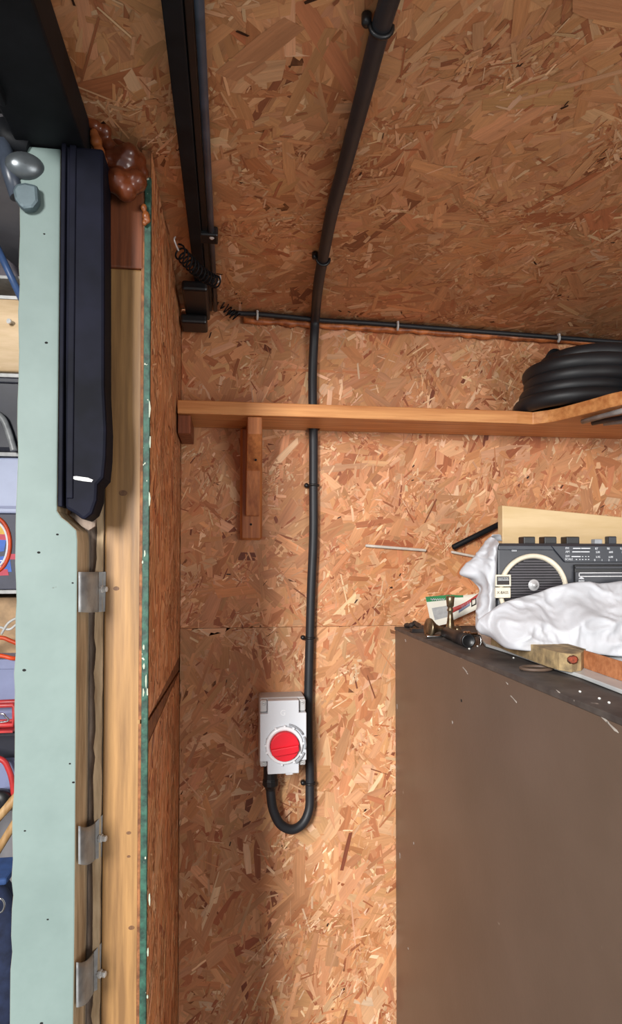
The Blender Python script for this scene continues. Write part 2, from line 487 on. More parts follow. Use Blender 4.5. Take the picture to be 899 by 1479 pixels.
# left wall: strand boards on a timber core, painted green front edge
core = MB().box((at(30, 800, YJ).x+0.004, -0.425, 0.0), (XW-0.0105, 0.02, cz(XW)-0.02))
wl = tag(core.build('wall_left', M['groove']), label='narrow strand board return wall left of the corner', kind='structure')
zc1 = hit(216, 1040, (XW,0,0), (1,0,0)); zc2 = hit(258, 972, (XW,0,0), (1,0,0))
ztop = cz(XW) - 0.004
def lp(y, z): return Vector((XW-0.0015, y, z))
g = 0.0022
jz = lambda y: zc1.z + (zc2.z - zc1.z) * (y - zc1.y) / (zc2.y - zc1.y)
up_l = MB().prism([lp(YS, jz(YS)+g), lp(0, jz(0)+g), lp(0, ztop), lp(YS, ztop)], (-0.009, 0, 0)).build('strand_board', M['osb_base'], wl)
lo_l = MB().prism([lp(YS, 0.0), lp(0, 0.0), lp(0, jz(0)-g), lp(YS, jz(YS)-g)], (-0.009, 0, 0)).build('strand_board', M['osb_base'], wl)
zmid = (jz(YS)+jz(0))/2
strands('wood_strands', up_l, (XW-0.0015, 0, max(jz(YS), jz(0))+g), (0,-1,0), (0,0,1), (1,0,0), 0.43, ztop-max(jz(YS), jz(0))-g, 5200, 11, bias=1.35, tint=(1.22,1.1,1.0))  # tint raised above the other boards in place of light missing here
strands('wood_strands', lo_l, (XW-0.0015, 0, 0.5), (0,-1,0), (0,0,1), (1,0,0), 0.43, min(jz(YS), jz(0))-g-0.5, 5200, 12, bias=1.45, tint=(1.22,1.1,1.0))  # same lifted tint, standing in for light on this wall

tag(MB().box((RX, -1.25, 0.0), (RX+0.03, 0.03, cz(RX)+0.03)).build('wall_right', M['osb_base']), kind='structure', label='strand board wall at the far right')

# painted edge, stud, jamb, beam: the end of the left wall
xa, xb = at(206, 800, YS).x, XW - 0.0005
pe = MB()
pe.box((xa, YS-0.002, 0.0), (xb, YS+0.004, ztop-0.03))
tag(pe.build('trim_1', M['dkgreen'], bevel=0.0008), label='narrow dark green painted board edge beside the pine stud', kind='structure')
flk = bpy.data.objects['trim_1']
mat_flake = mat('pale green paint flake', (178, 188, 168), 0.6)
rnd = random.Random(5)
for k, (fx, fy, ln) in enumerate([(209, 800, 10), (206, 812, 6), (208, 962, 9), (211, 985, 22), (213, 1000, 14), (207, 1000, 12), (216, 590, 26), (217, 640, 20), (216, 720, 24), (214, 1375, 14), (208, 935, 8), (216, 1300, 18), (213, 1440, 5)]):
    p = at(fx, fy, YS-0.0025); l = ln*0.00072/2
    n = 6; pts = []
    for i in range(n):
        a = 2*math.pi*i/n
        pts.append(Vector((p.x + math.cos(a)*0.0011*rnd.uniform(.5,1.3), p.y, p.z + math.sin(a)*l*rnd.uniform(.7,1.2))))
    MB().prism(pts, (0, 0.0009, 0)).build('paint_flake', mat_flake, flk)

sx0, sx1 = at(151, 800, YS).x, at(204.5, 800, YS).x
zsp = at(180, 388, YS).z
stud = tag(MB().box((sx0, YS, 0.0), (sx1, YS+0.06, zsp)).build('trim_2', M['stud'], bevel=0.002), label='yellow pine stud between green jamb and strand board wall', kind='structure')
tag(MB().box((at(158, 300, YS).x, YS-0.001, zsp+0.0005), (sx1, YS+0.06, ztop-0.006)).build('trim_3', M['stud_red'], bevel=0.002), label='reddish brown stained timber block on top of the pine stud', kind='structure')
for (kx, ky, r) in [(178, 712, 7), (168, 850, 5), (186, 1203, 4), (186, 1237, 3), (190, 1340, 5)]:
    p = at(kx, ky, YS)
    MB().lathe((p.x, YS-0.0003, p.z), (0, 1, 0), [(r*.0006, 0), (r*.00074, .0012)], 14, squash=0.7).build('knot', M['knot'], stud)

# jamb: sage front, raw sides
gl = at(24, 700, YJ).x; gr_ = at(110, 1000, YJ).x; gn = at(84, 600, YJ).x
zc_t = cz(gl) - 0.045
rnd = random.Random(2)
left_edge = []
z = 0.0
while z < zc_t:
    left_edge.append(Vector((gl + rnd.uniform(-.0009, .0009), YJ, z))); z += rnd.uniform(.012, .03)
pA, pB = at(110, 766, YJ), at(84, 738, YJ)
jam = left_edge + [Vector((gl, YJ, zc_t)), Vector((gn, YJ, zc_t)), Vector((gn, YJ, pB.z)), Vector((gn+.004, YJ, pB.z-.006)), Vector(((gn+gr_)/2, YJ, (pA.z+pB.z)/2-.001)), Vector((gr_-.001, YJ, pA.z)), Vector((gr_, YJ, pA.z-.01)), Vector((gr_+.0006, YJ, 1.2)), Vector((gr_-.0006, YJ, .9)), Vector((gr_, YJ, 0.0))]
jamb = tag(MB().prism(jam, (0, 0.052, 0), 0, 1).build('trim_4', [M['sage'], M['raw']], bevel=0.0012), label='sage green painted timber door jamb with bare cut edge', kind='structure')
for (dx, dy, r) in [(56, 798, 3), (35, 968, 3.4), (67, 495, 3), (64, 338, 2), (83, 772, 2.5), (105, 842, 2), (106, 1130, 2.5), (36, 1200, 2), (69, 1328, 2), (60, 1478, 3), (101, 1103, 2)]:
    p = at(dx, dy, YJ)
    MB().lathe((p.x, YJ-0.0003, p.z), (0, 1, 0), [(r*.0005, 0), (r*.0006, .0006)], 8, squash=0.7).build('nail_hole', M['hole'], jamb)
# grimy groove and rough lath between jamb and stud
yg = YS + 0.004
tag(MB().box((gr_+0.001, yg, 0.0), (at(140, 800, YS).x, yg+0.02, at(120, 700, YS).z)).build('trim_5', M['groove']), label='grimy grey groove between jamb and stud', kind='structure')
pts = []
xs0, xs1 = at(139.5, 800, YS).x, sx0-0.0005
zt = at(145, 701, YS).z
rnd = random.Random(9); z = 0.0; L_, R_ = [], []
while z < zt:
    L_.append(Vector((xs0 + rnd.uniform(-.0012, .0012), YS-0.003, z))); R_.append(Vector((xs1 + rnd.uniform(-.001, 0), YS-0.003, z))); z += rnd.uniform(.008, .02)
tag(MB().prism(L_ + [Vector((xs0, YS-.003, zt)), Vector((xs1, YS-.003, zt))] + R_[::-1], (0, .02, 0)).build('trim_6', M['raw']), label='rough bare lath strip along the edge of the pine stud', kind='structure')

# header beam over the jamb, running forward under the ceiling
bx0, bx1 = at(1, 122, 0).x, 0
pl_ = hit(2, 122, (0, 0, cz(-.16)-0.042), (0,0,1)); pr_ = hit(100, 150, (0, 0, cz(-.13)-0.042), (0,0,1))
bm_ = MB()
xb0, xb1 = gl-0.004, pr_.x
bm_.box((xb0, -1.08, cz(xb1)-0.042), (xb1, YJ+0.03, cz(xb1)-0.001))
bm_.box((xb0+0.006, -1.08, cz(xb1)-0.05), (xb0+0.012, YJ-0.06, cz(xb1)-0.04))
beam = tag(bm_.build('trim_7', M['steelblk'], bevel=0.002), label='black steel header beam running forward under the ceiling', kind='structure')

# navy black channel standing on the jamb
YC = YJ - 0.006
ch = empty('door_channel', at(118, 740, YC), 'navy black steel channel running down beside the green jamb', 'door channel')
prof = [(93, 180), (150, 180), (151, 380), (151, 560), (154, 620), (153, 660), (150, 690), (141, 700), (140, 722), (133, 742), (121, 752), (108, 742), (94, 734)]
MB().prism([Vector((at(a, b, YC).x, YC, min(at(a, b, YC).z, cz(-.13)-0.043))) for a, b in prof], (0, 0.038, 0)).build('channel_face', M['navy'], ch, bevel=0.003)
MB().box((at(86, 600, YC).x, YC-0.003, at(88, 732, YC).z), (at(92.5, 600, YC).x, YC+0.02, cz(-.13)-0.043)).build('lip', M['navy'], ch, bevel=0.001)
MB().box((at(97, 600, YC).x, YC-0.0015, at(88, 720, YC).z), (at(107, 600, YC).x, YC+0.01, cz(-.13)-0.043)).build('rib', M['navy'], ch, bevel=0.001)
p = at(119, 692, YC)
sc_ = MB()
sc_.prism([Vector((p.x+dx*.00066, YC-.0004, p.z+dz*.00066)) for dx, dz in ((-18, 3), (-8, 4), (8, 2), (15, -1), (13, -4), (2, -3), (-10, -1))], (0, .0008, 0))
sc_.build('scuff', M['clipw'], ch)
torn = MB()
rnd = random.Random(4)
tp = [(100, 744), (108, 750), (118, 760), (128, 766), (137, 760), (139, 735), (133, 722), (125, 732), (112, 738)]
torn.prism([at(a, b, YC+0.036) for a, b in tp], (0, 0.006, 0))
torn.build('torn_liner', M['groove'], ch)

# sheet metal straps with screws
def strap(px0, px1, py0, py1, spx, spy, label, skew=0.0, bent=0.0):
    c = at((px0+px1)/2, py1, YJ)
    t = empty('metal_strap', c, label, 'metal strap', 'sheet metal straps nailed along the jamb edge')
    a0, a1 = at(px0, py0, YJ-0.001), at(px0, py1, YJ-0.001)
    b0, b1 = at(px1, py0-skew, YS-0.006), at(px1, py1-skew*1.6, YS-0.006)
    def fn(u, v):
        p = (a0*(1-u)+b0*u)*(1-v) + (a1*(1-u)+b1*u)*v
        return p + Vector((0.3, -1, 0)) * (0.006*math.sin(u*math.pi) + bent*u*u)
    MB().grid(fn, 10, 6).build('plate', M['galv'], t, solid=0.0012)
    # flange turned back towards the stud
    f0, f1 = b0, b1
    fl = [f0, f1, f1 + Vector((0.0055, 0.005, 0)), f0 + Vector((0.0065, 0.005, 0.006 if skew else 0.0))]
    MB().prism(fl, (0.0002, 0.0012, 0)).build('flange', M['galv'], t)
    s = at(spx, spy, YS-0.004)
    m = MB()
    m.lathe(s + Vector((-0.004, 0.002, 0)), (1, -0.35, 0), [(.0028, 0), (.0028, .002), (.0042, .0021), (.0042, .0045), (.003, .0046), (.003, .009), (.0018, .0095)], 6, smooth=False)
    m.build('screw', M['screw'], t)
    return t
strap(114, 142, 826, 884, 148, 851, 'curved galvanised strap, topmost of three on the jamb edge, flat and square')
strap(114, 137, 1193, 1248, 147, 1211, 'bent galvanised strap, middle of three on the jamb edge', skew=4)
strap(111, 135, 1390, 1455, 146, 1407, 'slanting galvanised strap, lowest of three on the jamb edge', skew=14)

# amber foam squeezed out at the head of the stud
fo = MB()
rnd = random.Random(21)
def ball(c, r, sq=1.0):
    bm = bmesh.new(); bmesh.ops.create_icosphere(bm, subdivisions=2, radius=r)
    fo.add([Vector(c) + Vector((v.co.x, v.co.y, v.co.z*sq)) for v in bm.verts], [[v.index for v in f.verts] for f in bm.faces], 0, True); bm.free()
for (a, b, r, y) in [(180, 238, 26, -.445), (170, 262, 19, -.452), (196, 262, 17, -.45), (182, 274, 17, -.45), (186, 222, 15, -.455), (160, 232, 15, -.45), (158, 212, 11, -.45), (152, 190, 10, -.455), (137, 182, 9, -.46), (146, 205, 9, -.45), (198, 232, 14, -.445), (206, 250, 10, -.44), (170, 200, 12, -.43), (184, 200, 10, -.43), (130, 176, 6, -.462)]:
    ball(at(a, b, y), r*0.00072, 1.0)
tag(fo.build('expanding_foam', M['foam'], remesh=0.0016), 'glossy lumps of amber brown foam at the head of the stud', 'foam')
fo = MB()
for (a, b, r, y) in [(139, 205, 9, -.462), (143, 220, 9, -.462), (148, 234, 8, -.46), (136, 194, 7, -.463), (151, 246, 6, -.46)]:
    ball(at(a, b, y), r*0.0007, 1.2)
tag(fo.build('foam_smear', M['foam_lt'], remesh=0.0014), 'orange foam smear between black channel and amber lumps', 'foam')
fo = MB()
for (a, b, r, y) in [(208, 300, 5, -.436), (211, 312, 6, -.436), (214, 318, 4, -.436), (209, 322, 4, -.436)]:
    ball(at(a, b, y), r*0.0007, 1.3)
tag(fo.build('foam_drip', M['foam_lt'], remesh=0.0010), 'small orange foam drip over the green board edge', 'foam')

# rolling-door hardware at the top of the jamb
YR = YJ - 0.01
rh = empty('roller_bracket', at(40, 300, YR), 'shiny grey metal roller bracket at the top left of the jamb', 'bracket')
p = at(36, 236, YR)
MB().lathe(p + Vector((-.004, .016, .004)), (0.25, -1, -0.25), [(.010, 0), (.0175, .002), (.0185, .006), (.0165, .011), (.010, .014), (.004, .015), (0, .0152)], 28, squash=0.72).build('roller', mat('dull grey metal', (112, 118, 122), 0.3, 0.6), rh)
pp = [at(a, b, YR) for a, b in ((17, 272), (23, 264), (36, 262), (54, 266), (56, 290), (48, 300), (34, 302), (27, 296), (20, 286))]
MB().prism(pp, (0, 0.010, 0)).build('bracket_plate', mat('blue grey metal', (96, 112, 118), 0.45, 0.3), rh, bevel=0.003)
MB().tube([at(4, 205, YR+.012), at(14, 248, YR+.012), at(26, 285, YR+.012)], 0.0075, 12).build('axle_arm', M['tubeblue'], rh)
MB().tube([at(2, 180, YR+.014), at(12, 200, YR+.014), at(45, 215, YR+.014)], 0.010, 12).build('top_arm', M['steelblk'], rh)

# ------------------------------------------------------------------ ceiling track, spring
tr = empty('ceiling_track', onceil(290, 430), 'black steel track with a round tube running back along the ceiling', 'track')
xt0, xt1 = onceil(238, 20).x, onceil(283, 20).x
yb_ = -0.018
zt = cz((xt0+xt1)/2)
MB().box((xt0, -1.40, zt-0.014), (xt0+0.016, yb_, zt-0.001)).build('flange', M['steelblk'], tr, bevel=0.001)
MB().box((xt0+0.0165, -1.40, zt-0.009), (xt1-0.001, yb_, zt-0.001)).build('web', M['blk'], tr, bevel=0.001)
MB().tube([Vector((xt1+0.0035, -1.40, zt-0.008)), Vector((xt1+0.0035, -0.40, zt-0.008)), Vector((xt1+0.004, yb_-.006, zt-0.008))], 0.0042, 14).build('tube', M['tubeblue'], tr)
p = onceil(302, 338, 0.006)
MB().box((p.x-.012, p.y-.012, p.z-.008), (p.x+.012, p.y+.012, p.z+.005)).build('mount', M['blk'], tr, bevel=0.002)
MB().lathe(onceil(306, 345, 0.015)+Vector((0,0,0.003)), (0,-.4,-1), [(.0035, 0), (.0035, .002), (.002, .003)], 12).build('screw', M['screw'], tr)
p0, p1 = at(268, 420, -0.06), at(303, 420, -0.06)
MB().box((p0.x, -0.15, zt-.030), (p1.x, -0.028, zt-.0145)).build('end_block', M['blk'], tr, bevel=0.004)
MB().box((p0.x-.008, -0.060, zt-.046), (p1.x-.004, -0.012, zt-.0305)).build('end_block', M['blk'], tr, bevel=0.004)

def spring(p0, p1, r, turns, wire, name, label, hooks=True):
    p0, p1 = Vector(p0), Vector(p1)
    ax = (p1-p0); L = ax.length; a = ax.normalized()
    x = a.cross(Vector((0,1,0))).normalized(); y = a.cross(x)
    n = int(turns*14)
    pts = []
    for i in range(n+1):
        t = i/n; th = 2*math.pi*turns*t
        sag = Vector((0,0,-0.006*math.sin(math.pi*t)))
        pts.append(p0 + ax*t + sag + x*math.cos(th)*r + y*math.sin(th)*r)
    e = empty(name, p1, label, 'spring')
    MB().tube(pts, wire, 6).build('coil', M['steelblk'], e)
    if hooks:
        for q, s in ((p0, -1), (p1, 1)):
            MB().tube(spline([q, q+a*s*.006+Vector((0,-.002,.004)), q+a*s*.010+Vector((0,-.002,.009)), q+a*s*.008+Vector((0,0,.014))], 5), .0012, 8).build('hook', M['screw'], e)
    return e
spring(at(258, 362, -0.285), at(314, 408, -0.195), 0.0085, 12, 0.0013, 'coil_spring', 'black coil spring with bright hooks stretched below the ceiling track')
spring(at(312, 424, -0.035), at(343, 458, -0.02), 0.008, 7, 0.0010, 'coil_spring', 'rusty coil spring end hanging at the back corner', hooks=False)

# ------------------------------------------------------------------ bead and thin cable along the ceiling edge
pts = []
rnd = random.Random(3)
for i in range(60):
    x = 352 + (930-352)*i/59
    base = 463 + (x-352)*(497-463)/(899-352)
    p = at(x, base + rnd.uniform(-1.2, 1.2), -0.006)
    pts.append(p)
tag(MB().tube(pts, [0.0042 + rnd.uniform(0, .003) for _ in pts], 8).build('trim_8', M['bead']), label='copper brown bead along the joint of wall and ceiling', kind='structure')
pts = [at(330, 447, -.014), at(352, 450, -.014), at(372, 452, -.016), at(420, 458, -.016), at(470, 463, -.017), at(520, 462, -.014), at(575, 465, -.014), at(640, 470, -.014), at(720, 476, -.014), at(808, 481, -.014), at(860, 487, -.014), at(935, 495, -.014)]
pts = [Vector((q.x, q.y, min(q.z, cz(q.x)-.0065))) for q in pts]
tag(MB().tube(spline(pts, 6), 0.0042, 10).build('thin_cable', M['cablk']), 'thin black cable clipped along the joint of wall and ceiling', 'cable')
def wclip(px, py, label):
    p = at(px, py, -0.019)
    p.z = min(p.z, cz(p.x)-.004)
    t = empty('cable_clip', p, label, 'cable clip', 'white clips on the thin cable')
    arc = [Vector((p.x, -0.014, p.z-.0045)) + Vector((0, math.cos(a)*-.0062, math.sin(a)*.0062)) for a in [math.radians(d) for d in range(-80, 91, 17)]]
    MB().tube(arc, 0.0022, 8, flat=1.6).build('saddle', M['clipw'], t)
    MB().lathe((p.x, -.020, p.z+.001), (0, -1, -.4), [(.0022, -.002), (.0022, .001), (.001, .0016)], 10).build('nail', M['screw'], t)
wclip(372, 448, 'white clip on thin ceiling cable, nearest the coil spring')
wclip(575, 462, 'white clip on thin ceiling cable, halfway between thick cable and hose')
wclip(808, 478, 'white clip on thin ceiling cable, above the black hose')

# ------------------------------------------------------------------ thick cable
CR = 0.0080
cA, cB = onceil(558, 15, CR+.001), onceil(522, 150, CR+.001)
cpts = [cA + (cA-cB)*t for t in (4.6, 3.2, 2.0, 1.0)] + [onceil(570, -25, CR+.001), onceil(558, 15, CR+.001), onceil(545, 60, CR+.001), onceil(522, 150, CR+.001), onceil(498, 240, CR+.001), onceil(480, 305, CR+.001), onceil(467, 372, CR+.001), onceil(460, 412, CR+.004)]
cpts += [at(456, 455, -.030), at(454, 490, -.016), at(452, 535, -CR-.002), at(452, 580, -CR-.002), at(453, 640, -CR-.002), at(453, 700, -CR-.002), at(453, 775, -CR-.002), at(450, 850, -CR-.002), at(448, 921, -CR-.002), at(446, 1000, -CR-.003), at(446, 1060, -CR-.004), at(448, 1110, -CR-.003), at(448, 1140, -.012), at(447, 1168, -.016), at(438, 1189, -.022), at(422, 1198, -.027), at(405, 1190, -.031), at(395, 1170, -.034), at(391.5, 1148, -.036), at(391, 1128, -.036)]
tag(MB().tube(spline(cpts, 7), CR, 16).build('power_cable', M['cablk']), 'thick black power cable from ceiling down the wall to the switch', 'cable')

def bclip(p, axis_t, nrm, label):
    """round saddle clip: axis_t runs along the cable, nrm points off the surface"""
    t_, n_ = Vector(axis_t).normalized(), Vector(nrm).normalized()
    s_ = t_.cross(n_).normalized()
    if s_.x > 0: s_ = -s_          # nail side on the left
    e = empty('cable_clip', p, label, 'cable clip', 'black clips on the thick cable')
    arc = []
    for d in range(-10, 191, 20):
        a = math.radians(d)
        arc.append(p + s_*math.cos(a)*(CR+.0012) + n_*math.sin(a)*(CR+.0012))
    MB().tube(arc, 0.0020, 8, flat=1.0).build('saddle', M['blk'], e)
    q = p + s_*(CR+.0040)
    MB().lathe(q - n_*.008, n_, [(.0042, 0), (.0042, .007), (.003, .009), (0, .0092)], 12).build('nail_boss', M['blk'], e)
    return e
dv = (onceil(522, 150, CR)-onceil(558, 15, CR))
bclip(onceil(551, 38, CR+.001), dv, -CN, 'black saddle clip holding the cable high on the ceiling')
bclip(onceil(467, 374, CR+.001), dv, -CN, 'black saddle clip on the ceiling near the wall joint')
bclip(at(453, 701, -CR-.002), (0,0,1), (0,-1,0), 'black saddle clip on the wall just under the shelf')
bclip(at(448, 921, -CR-.002), (0,0,1), (0,-1,0), 'black saddle clip on the wall above the red switch')
bclip(at(448, 1131, -CR-.004), (0,0,1), (0,-1,0), 'black saddle clip beside the cable loop under the switch')

# ------------------------------------------------------------------ shelf
zu = at(400, 621, 0).z
fb = hit(400, 601, (0,0,zu), (0,0,1)); YF = fb.y
THK = at(400, 582, YF).z - zu
sh = empty('wall_shelf', Vector((at(450, 621, 0).x, 0, zu)), 'long pine shelf board on the back wall with curved right end', 'shelf')
curve = [hit(a, b, (0,0,zu), (0,0,1)) for a, b in ((770, 613), (800, 609), (830, 602), (858, 595), (880, 589), (899, 585), (930, 578), (970, 568))]
xc = at(452, 600, -CR).x
out = [Vector((XW+0.002, -0.002, zu)), Vector((XW+0.002, YF, zu)), Vector((at(500, 605, YF).x, YF, zu)), Vector((curve[0].x-0.03, YF-0.0005, zu))]
out += spline(curve, 4)
endp = curve[-1]
out += [Vector((endp.x+.25, endp.y-.03, zu)), Vector((endp.x+.25, -0.002, zu))]
out += [Vector((xc+.011, -0.002, zu)), Vector((xc+.011, -.021, zu)), Vector((xc-.011, -.021, zu)), Vector((xc-.011, -0.002, zu))]
MB().prism(out, (0, 0, THK)).build('shelf_board', M['pine'], sh, bevel=0.0012)
MB().box((XW+0.002, YF+.008, zu-.030), (XW+.022, -.004, zu-.0005)).build('end_cleat', M['pine_red'], sh, bevel=0.001)
# bracket: wall plate and gusset arm
wp0, wp1 = at(347, 780, -.02), at(379, 780, -.02)
br = MB().box((wp0.x, -.020, wp0.z), (wp1.x, -.002, zu-.0008)).build('wall_plate', M['pine_z'], sh, bevel=0.004, segs=1)
ga = at(366, 600, YF+.008); gz1 = at(366, 664, YF+.01).z; gz2 = at(366, 745, -.03).z
gx0, gx1 = at(357.5, 630, YF+.01).x, at(378.5, 630, YF+.01).x
poly = [(-.0205, zu-.0008), (YF+.006, zu-.0008), (YF+.006, zu-.028), (-.055, gz1-.012), (-.030, gz2), (-.0205, gz2)]
MB().prism([Vector((gx0, y, z)) for y, z in poly], (gx1-gx0, 0, 0)).build('brace', M['pine_z'], br, bevel=0.001)
for (a, b) in [(368, 670), (363, 757)]:
    p = at(a, b, -.03)
    MB().lathe((p.x, -.0215 if b > 700 else -.075, p.z), (0, 1, 0), [(.002, 0), (.002, .004)], 8).build('screw', M['steelblk'], br)

# ------------------------------------------------------------------ isolator switch
yF = -0.068
bl, brr = at(376, 1060, yF).x, at(443, 1060, yF).x
bt, bb = at(405, 1012, yF).z, at(405, 1118, yF).z
iso = empty('isolator_switch', Vector(((bl+brr)/2, 0, bb)), 'grey plastic isolator switch box with red rotary knob', 'switch')
bw, bh = brr-bl, bt-bb
MB().box((bl, -.048, bb+.010), (brr, -.0015, bt+.001)).build('box_body', M['wplas2'], iso, bevel=0.003, segs=3)
n_w, n_h = .0125, .021
lid = [(bl+n_w, bb), (brr-n_w, bb), (brr-n_w, bb+n_h), (brr, bb+n_h), (brr, bt-n_h), (brr-n_w, bt-n_h), (brr-n_w, bt), (bl+n_w, bt), (bl+n_w, bt-n_h), (bl, bt-n_h), (bl, bb+n_h), (bl+n_w, bb+n_h)]
lo_ = MB().prism([Vector((x, yF, z)) for x, z in lid], (0, .0195, 0)).build('lid', M['wplas'], iso, bevel=0.0012, segs=2)
for sx, sz in ((0, 0), (1, 0), (0, 1), (1, 1)):
    x0 = bl+.0004 if sx == 0 else brr-n_w+.0006
    z0 = bb+.010 if sz == 0 else bt-n_h+.0006
    hgt = n_h-.0106 if sz == 0 else n_h-.001
    MB().box((x0, -.060, z0), (x0+n_w-.001, -.0485, z0+hgt)).build('corner_post', M['wplas2'], iso, bevel=0.0025, segs=3)
    cx_, cz_ = x0+(n_w-.001)/2, (z0+.005 if sz == 0 else z0+hgt-.005)
    s = MB().lathe((cx_, -.0600, cz_), (0, -1, 0), [(.0030, 0), (.0030, .001), (.0022, .0016)], 14).build('screw', M['screw'], iso)
    MB().box((cx_-.0017, -.0618, cz_-.0003), (cx_+.0017, -.0614, cz_+.0003)).build('slot', M['hole'], s)
kc = at(411, 1076, yF)
k = 1.0/ (F/(yF+1.1))          # metres per pixel at the lid
# ring with tabs
ri, ro = 21.5*k, 26.5*k
m = MB().lathe((kc.x, yF-.0002, kc.z), (0, -1, 0), [(ro+.001, 0), (ro, .004), (ro-.001, .0055), (ri, .0055), (ri, .001)], 48)
for a in (5, 62, 90, 118, 178, 200, 262, 300, 330):
    d = Vector((math.cos(math.radians(a)), 0, math.sin(math.radians(a))))
    c0 = Vector((kc.x, yF-.0025, kc.z)) + d*(ro+.001)
    m.box(c0-Vector((.0016, .0025, .0016)), c0+Vector((.0016, .0025, .0016)), rot=Matrix.Rotation(-math.radians(a), 3, 'Y'), pivot=c0)
m.build('dial_ring', M['ring'], iso)
gm = MB()
for a0, a1 in ((-58, -22), (-12, 22), (30, 78)):
    arc = [Vector((kc.x+.0005, yF-.003, kc.z)) + Vector((math.cos(math.radians(a)), 0, math.sin(math.radians(a))))*(30*k) for a in np.linspace(a0, a1, 9)]
    gm.tube(arc, .0017, 8)
gm.build('padlock_guard', M['mark'], iso)
rk = 20.8*k
kn = MB().lathe((kc.x, yF-.0010, kc.z), (0, -1, 0), [(rk, 0), (rk, .010), (rk-.0008, .0112), (0, .0112)], 48, smooth=False).build('knob', M['red'], iso, bevel=0.0004)
rot = Matrix.Rotation(-math.radians(8), 3, 'Y')
c0 = Vector((kc.x, yF-.0180, kc.z-.0035))
m = MB()
prof = [(-rk*.93, -.0052), (-rk*.6, -.0078), (rk*.6, -.0078), (rk*.93, -.0052), (rk*.95, .0040), (-rk*.95, .0040)]
m.prism([c0 + rot @ Vector((x, .0000, z)) for x, z in prof], (0, .0065, 0))
m.build('grip', M['red'], kn, bevel=0.0012)
MB().box((bl+bw*.55, yF+.004, bb-.004), (bl+bw*.72, yF+.018, bb+.002)).build('drain_boss', M['ring'], iso, bevel=0.002)
for (a, b, w_) in ((388, 1067, 7), (389, 1087, 7)):
    q = at(a, b, yF)
    MB().box((q.x-w_*k/2, yF-.0006, q.z-.0005), (q.x+w_*k/2, yF+.0005, q.z+.0005)).build('index_mark', M['mark'], iso)
q = at(409, 1030, yF)
text('embossed_letter', 'G', (q.x, yF-.0002, q.z), .013, M['ring'], iso)
gx = at(391, 1130, -.036)
m = MB().lathe((gx.x, -.036, bb+.012), (0, 0, -1), [(.0120, 0), (.0120, .030), (.0135, .031), (.0135, .040), (.0095, .045), (.0085, .049)], 12, smooth=False)
m.build('cable_gland', M['blk'], iso, bevel=0.0005)

# rods lying against the wall
def rod(name, px0, px1, r, m_, label, Y=-.008):
    a, b = at(*px0, Y), at(*px1, Y)
    d = (b-a).normalized()
    return tag(MB().lathe(a, d, [(r*.6, 0), (r, .0015), (r, (b-a).length-.0015), (r*.6, (b-a).length)], 12).build(name, m_), label, 'rod')
rod('plastic_rod', (528, 788), (616, 795), .0026, M['whiterod'], 'thin white rod fixed level on the wall left of the radio', -.004)
rod('plastic_rod', (652, 797), (706, 808), .0024, M['whiterod'], 'short thin white rod disappearing behind the white bag', -.004)
rod('metal_rod', (654, 791), (730, 753), .0052, M['steelblk'], 'black rod leaning on the wall behind the radio', -.012)

# ------------------------------------------------------------------ hose on the shelf
zs = zu + THK
hc = hit(822, 592, (0,0,zs), (0,0,1))
hc = Vector((at(826, 580, -.085).x, -.088, zs))
HR = 0.0142
pts = []
turns = 5
rr_ = random.Random(6)
for i in range(turns*36+1):
    a = 2*math.pi*i/36; t = i/36
    rad = 0.080 + 0.005*math.sin(a*0.37+1.0) - 0.004*max(0, t-3)
    pts.append(Vector((hc.x + math.cos(a+math.pi*.9)*rad*1.05 + 0.006*t + 0.010*max(0, t-3), hc.y + math.sin(a+math.pi*.9)*rad*0.86, zs + HR*.86 + t*HR*1.36)))
last = pts[-1]
pts += spline([last + Vector((.012, .030, .004)), last + Vector((.045, .05, .008)), last + Vector((.085, .050, .008)), last + Vector((.125, .046, .006))], 8)
hs = empty('hose_coil', hc, 'black flattened rubber hose coiled on the shelf under the ceiling', 'hose')
MB().tube(pts, HR, 16, flat=0.95).build('hose', M['hose'], hs)
q = hc + Vector((.055, -.072, .012))
MB().box((q.x, q.y-.020, zs+.002), (q.x+.010, q.y+.002, zs+.070)).build('strap', mat('grey rubber strap', (74, 74, 74), 0.5), hs, bevel=0.002)
mm = MB()
mm.box((at(880, 560, -.10).x+.11, -.16, zs+.0005), (at(880, 560, -.10).x+.26, -.012, zs+.095))
dk = mm.build('storage_case', M['hose'], bevel=0.008, segs=3)
tag(dk, 'dark plastic case at the far right of the shelf beside the hose', 'case')
# grey conduit lengths strapped under the curved shelf end
for i, (a, b, c, d, r_) in enumerate([((842, 609), (940, 582), 0, 0, .0042), ((856, 611), (950, 594), 0, 0, .0042), ((872, 612), (960, 603), 0, 0, .0036)]):
    p0, p1 = hit(*a, (0,0,zu-.0055), (0,0,1)), hit(*b, (0,0,zu-.0055), (0,0,1))
    tag(MB().tube([p0, (p0+p1)/2, p1], r_, 12).build('conduit', M['galv'] if i != 1 else M['tubeblue']),
        ['grey metal conduit under the curved shelf end, uppermost of three', 'dark grey conduit under the curved shelf end, middle of three', 'grey metal conduit under the curved shelf end, lowest of three'][i], 'conduit', 'conduits under the shelf end')

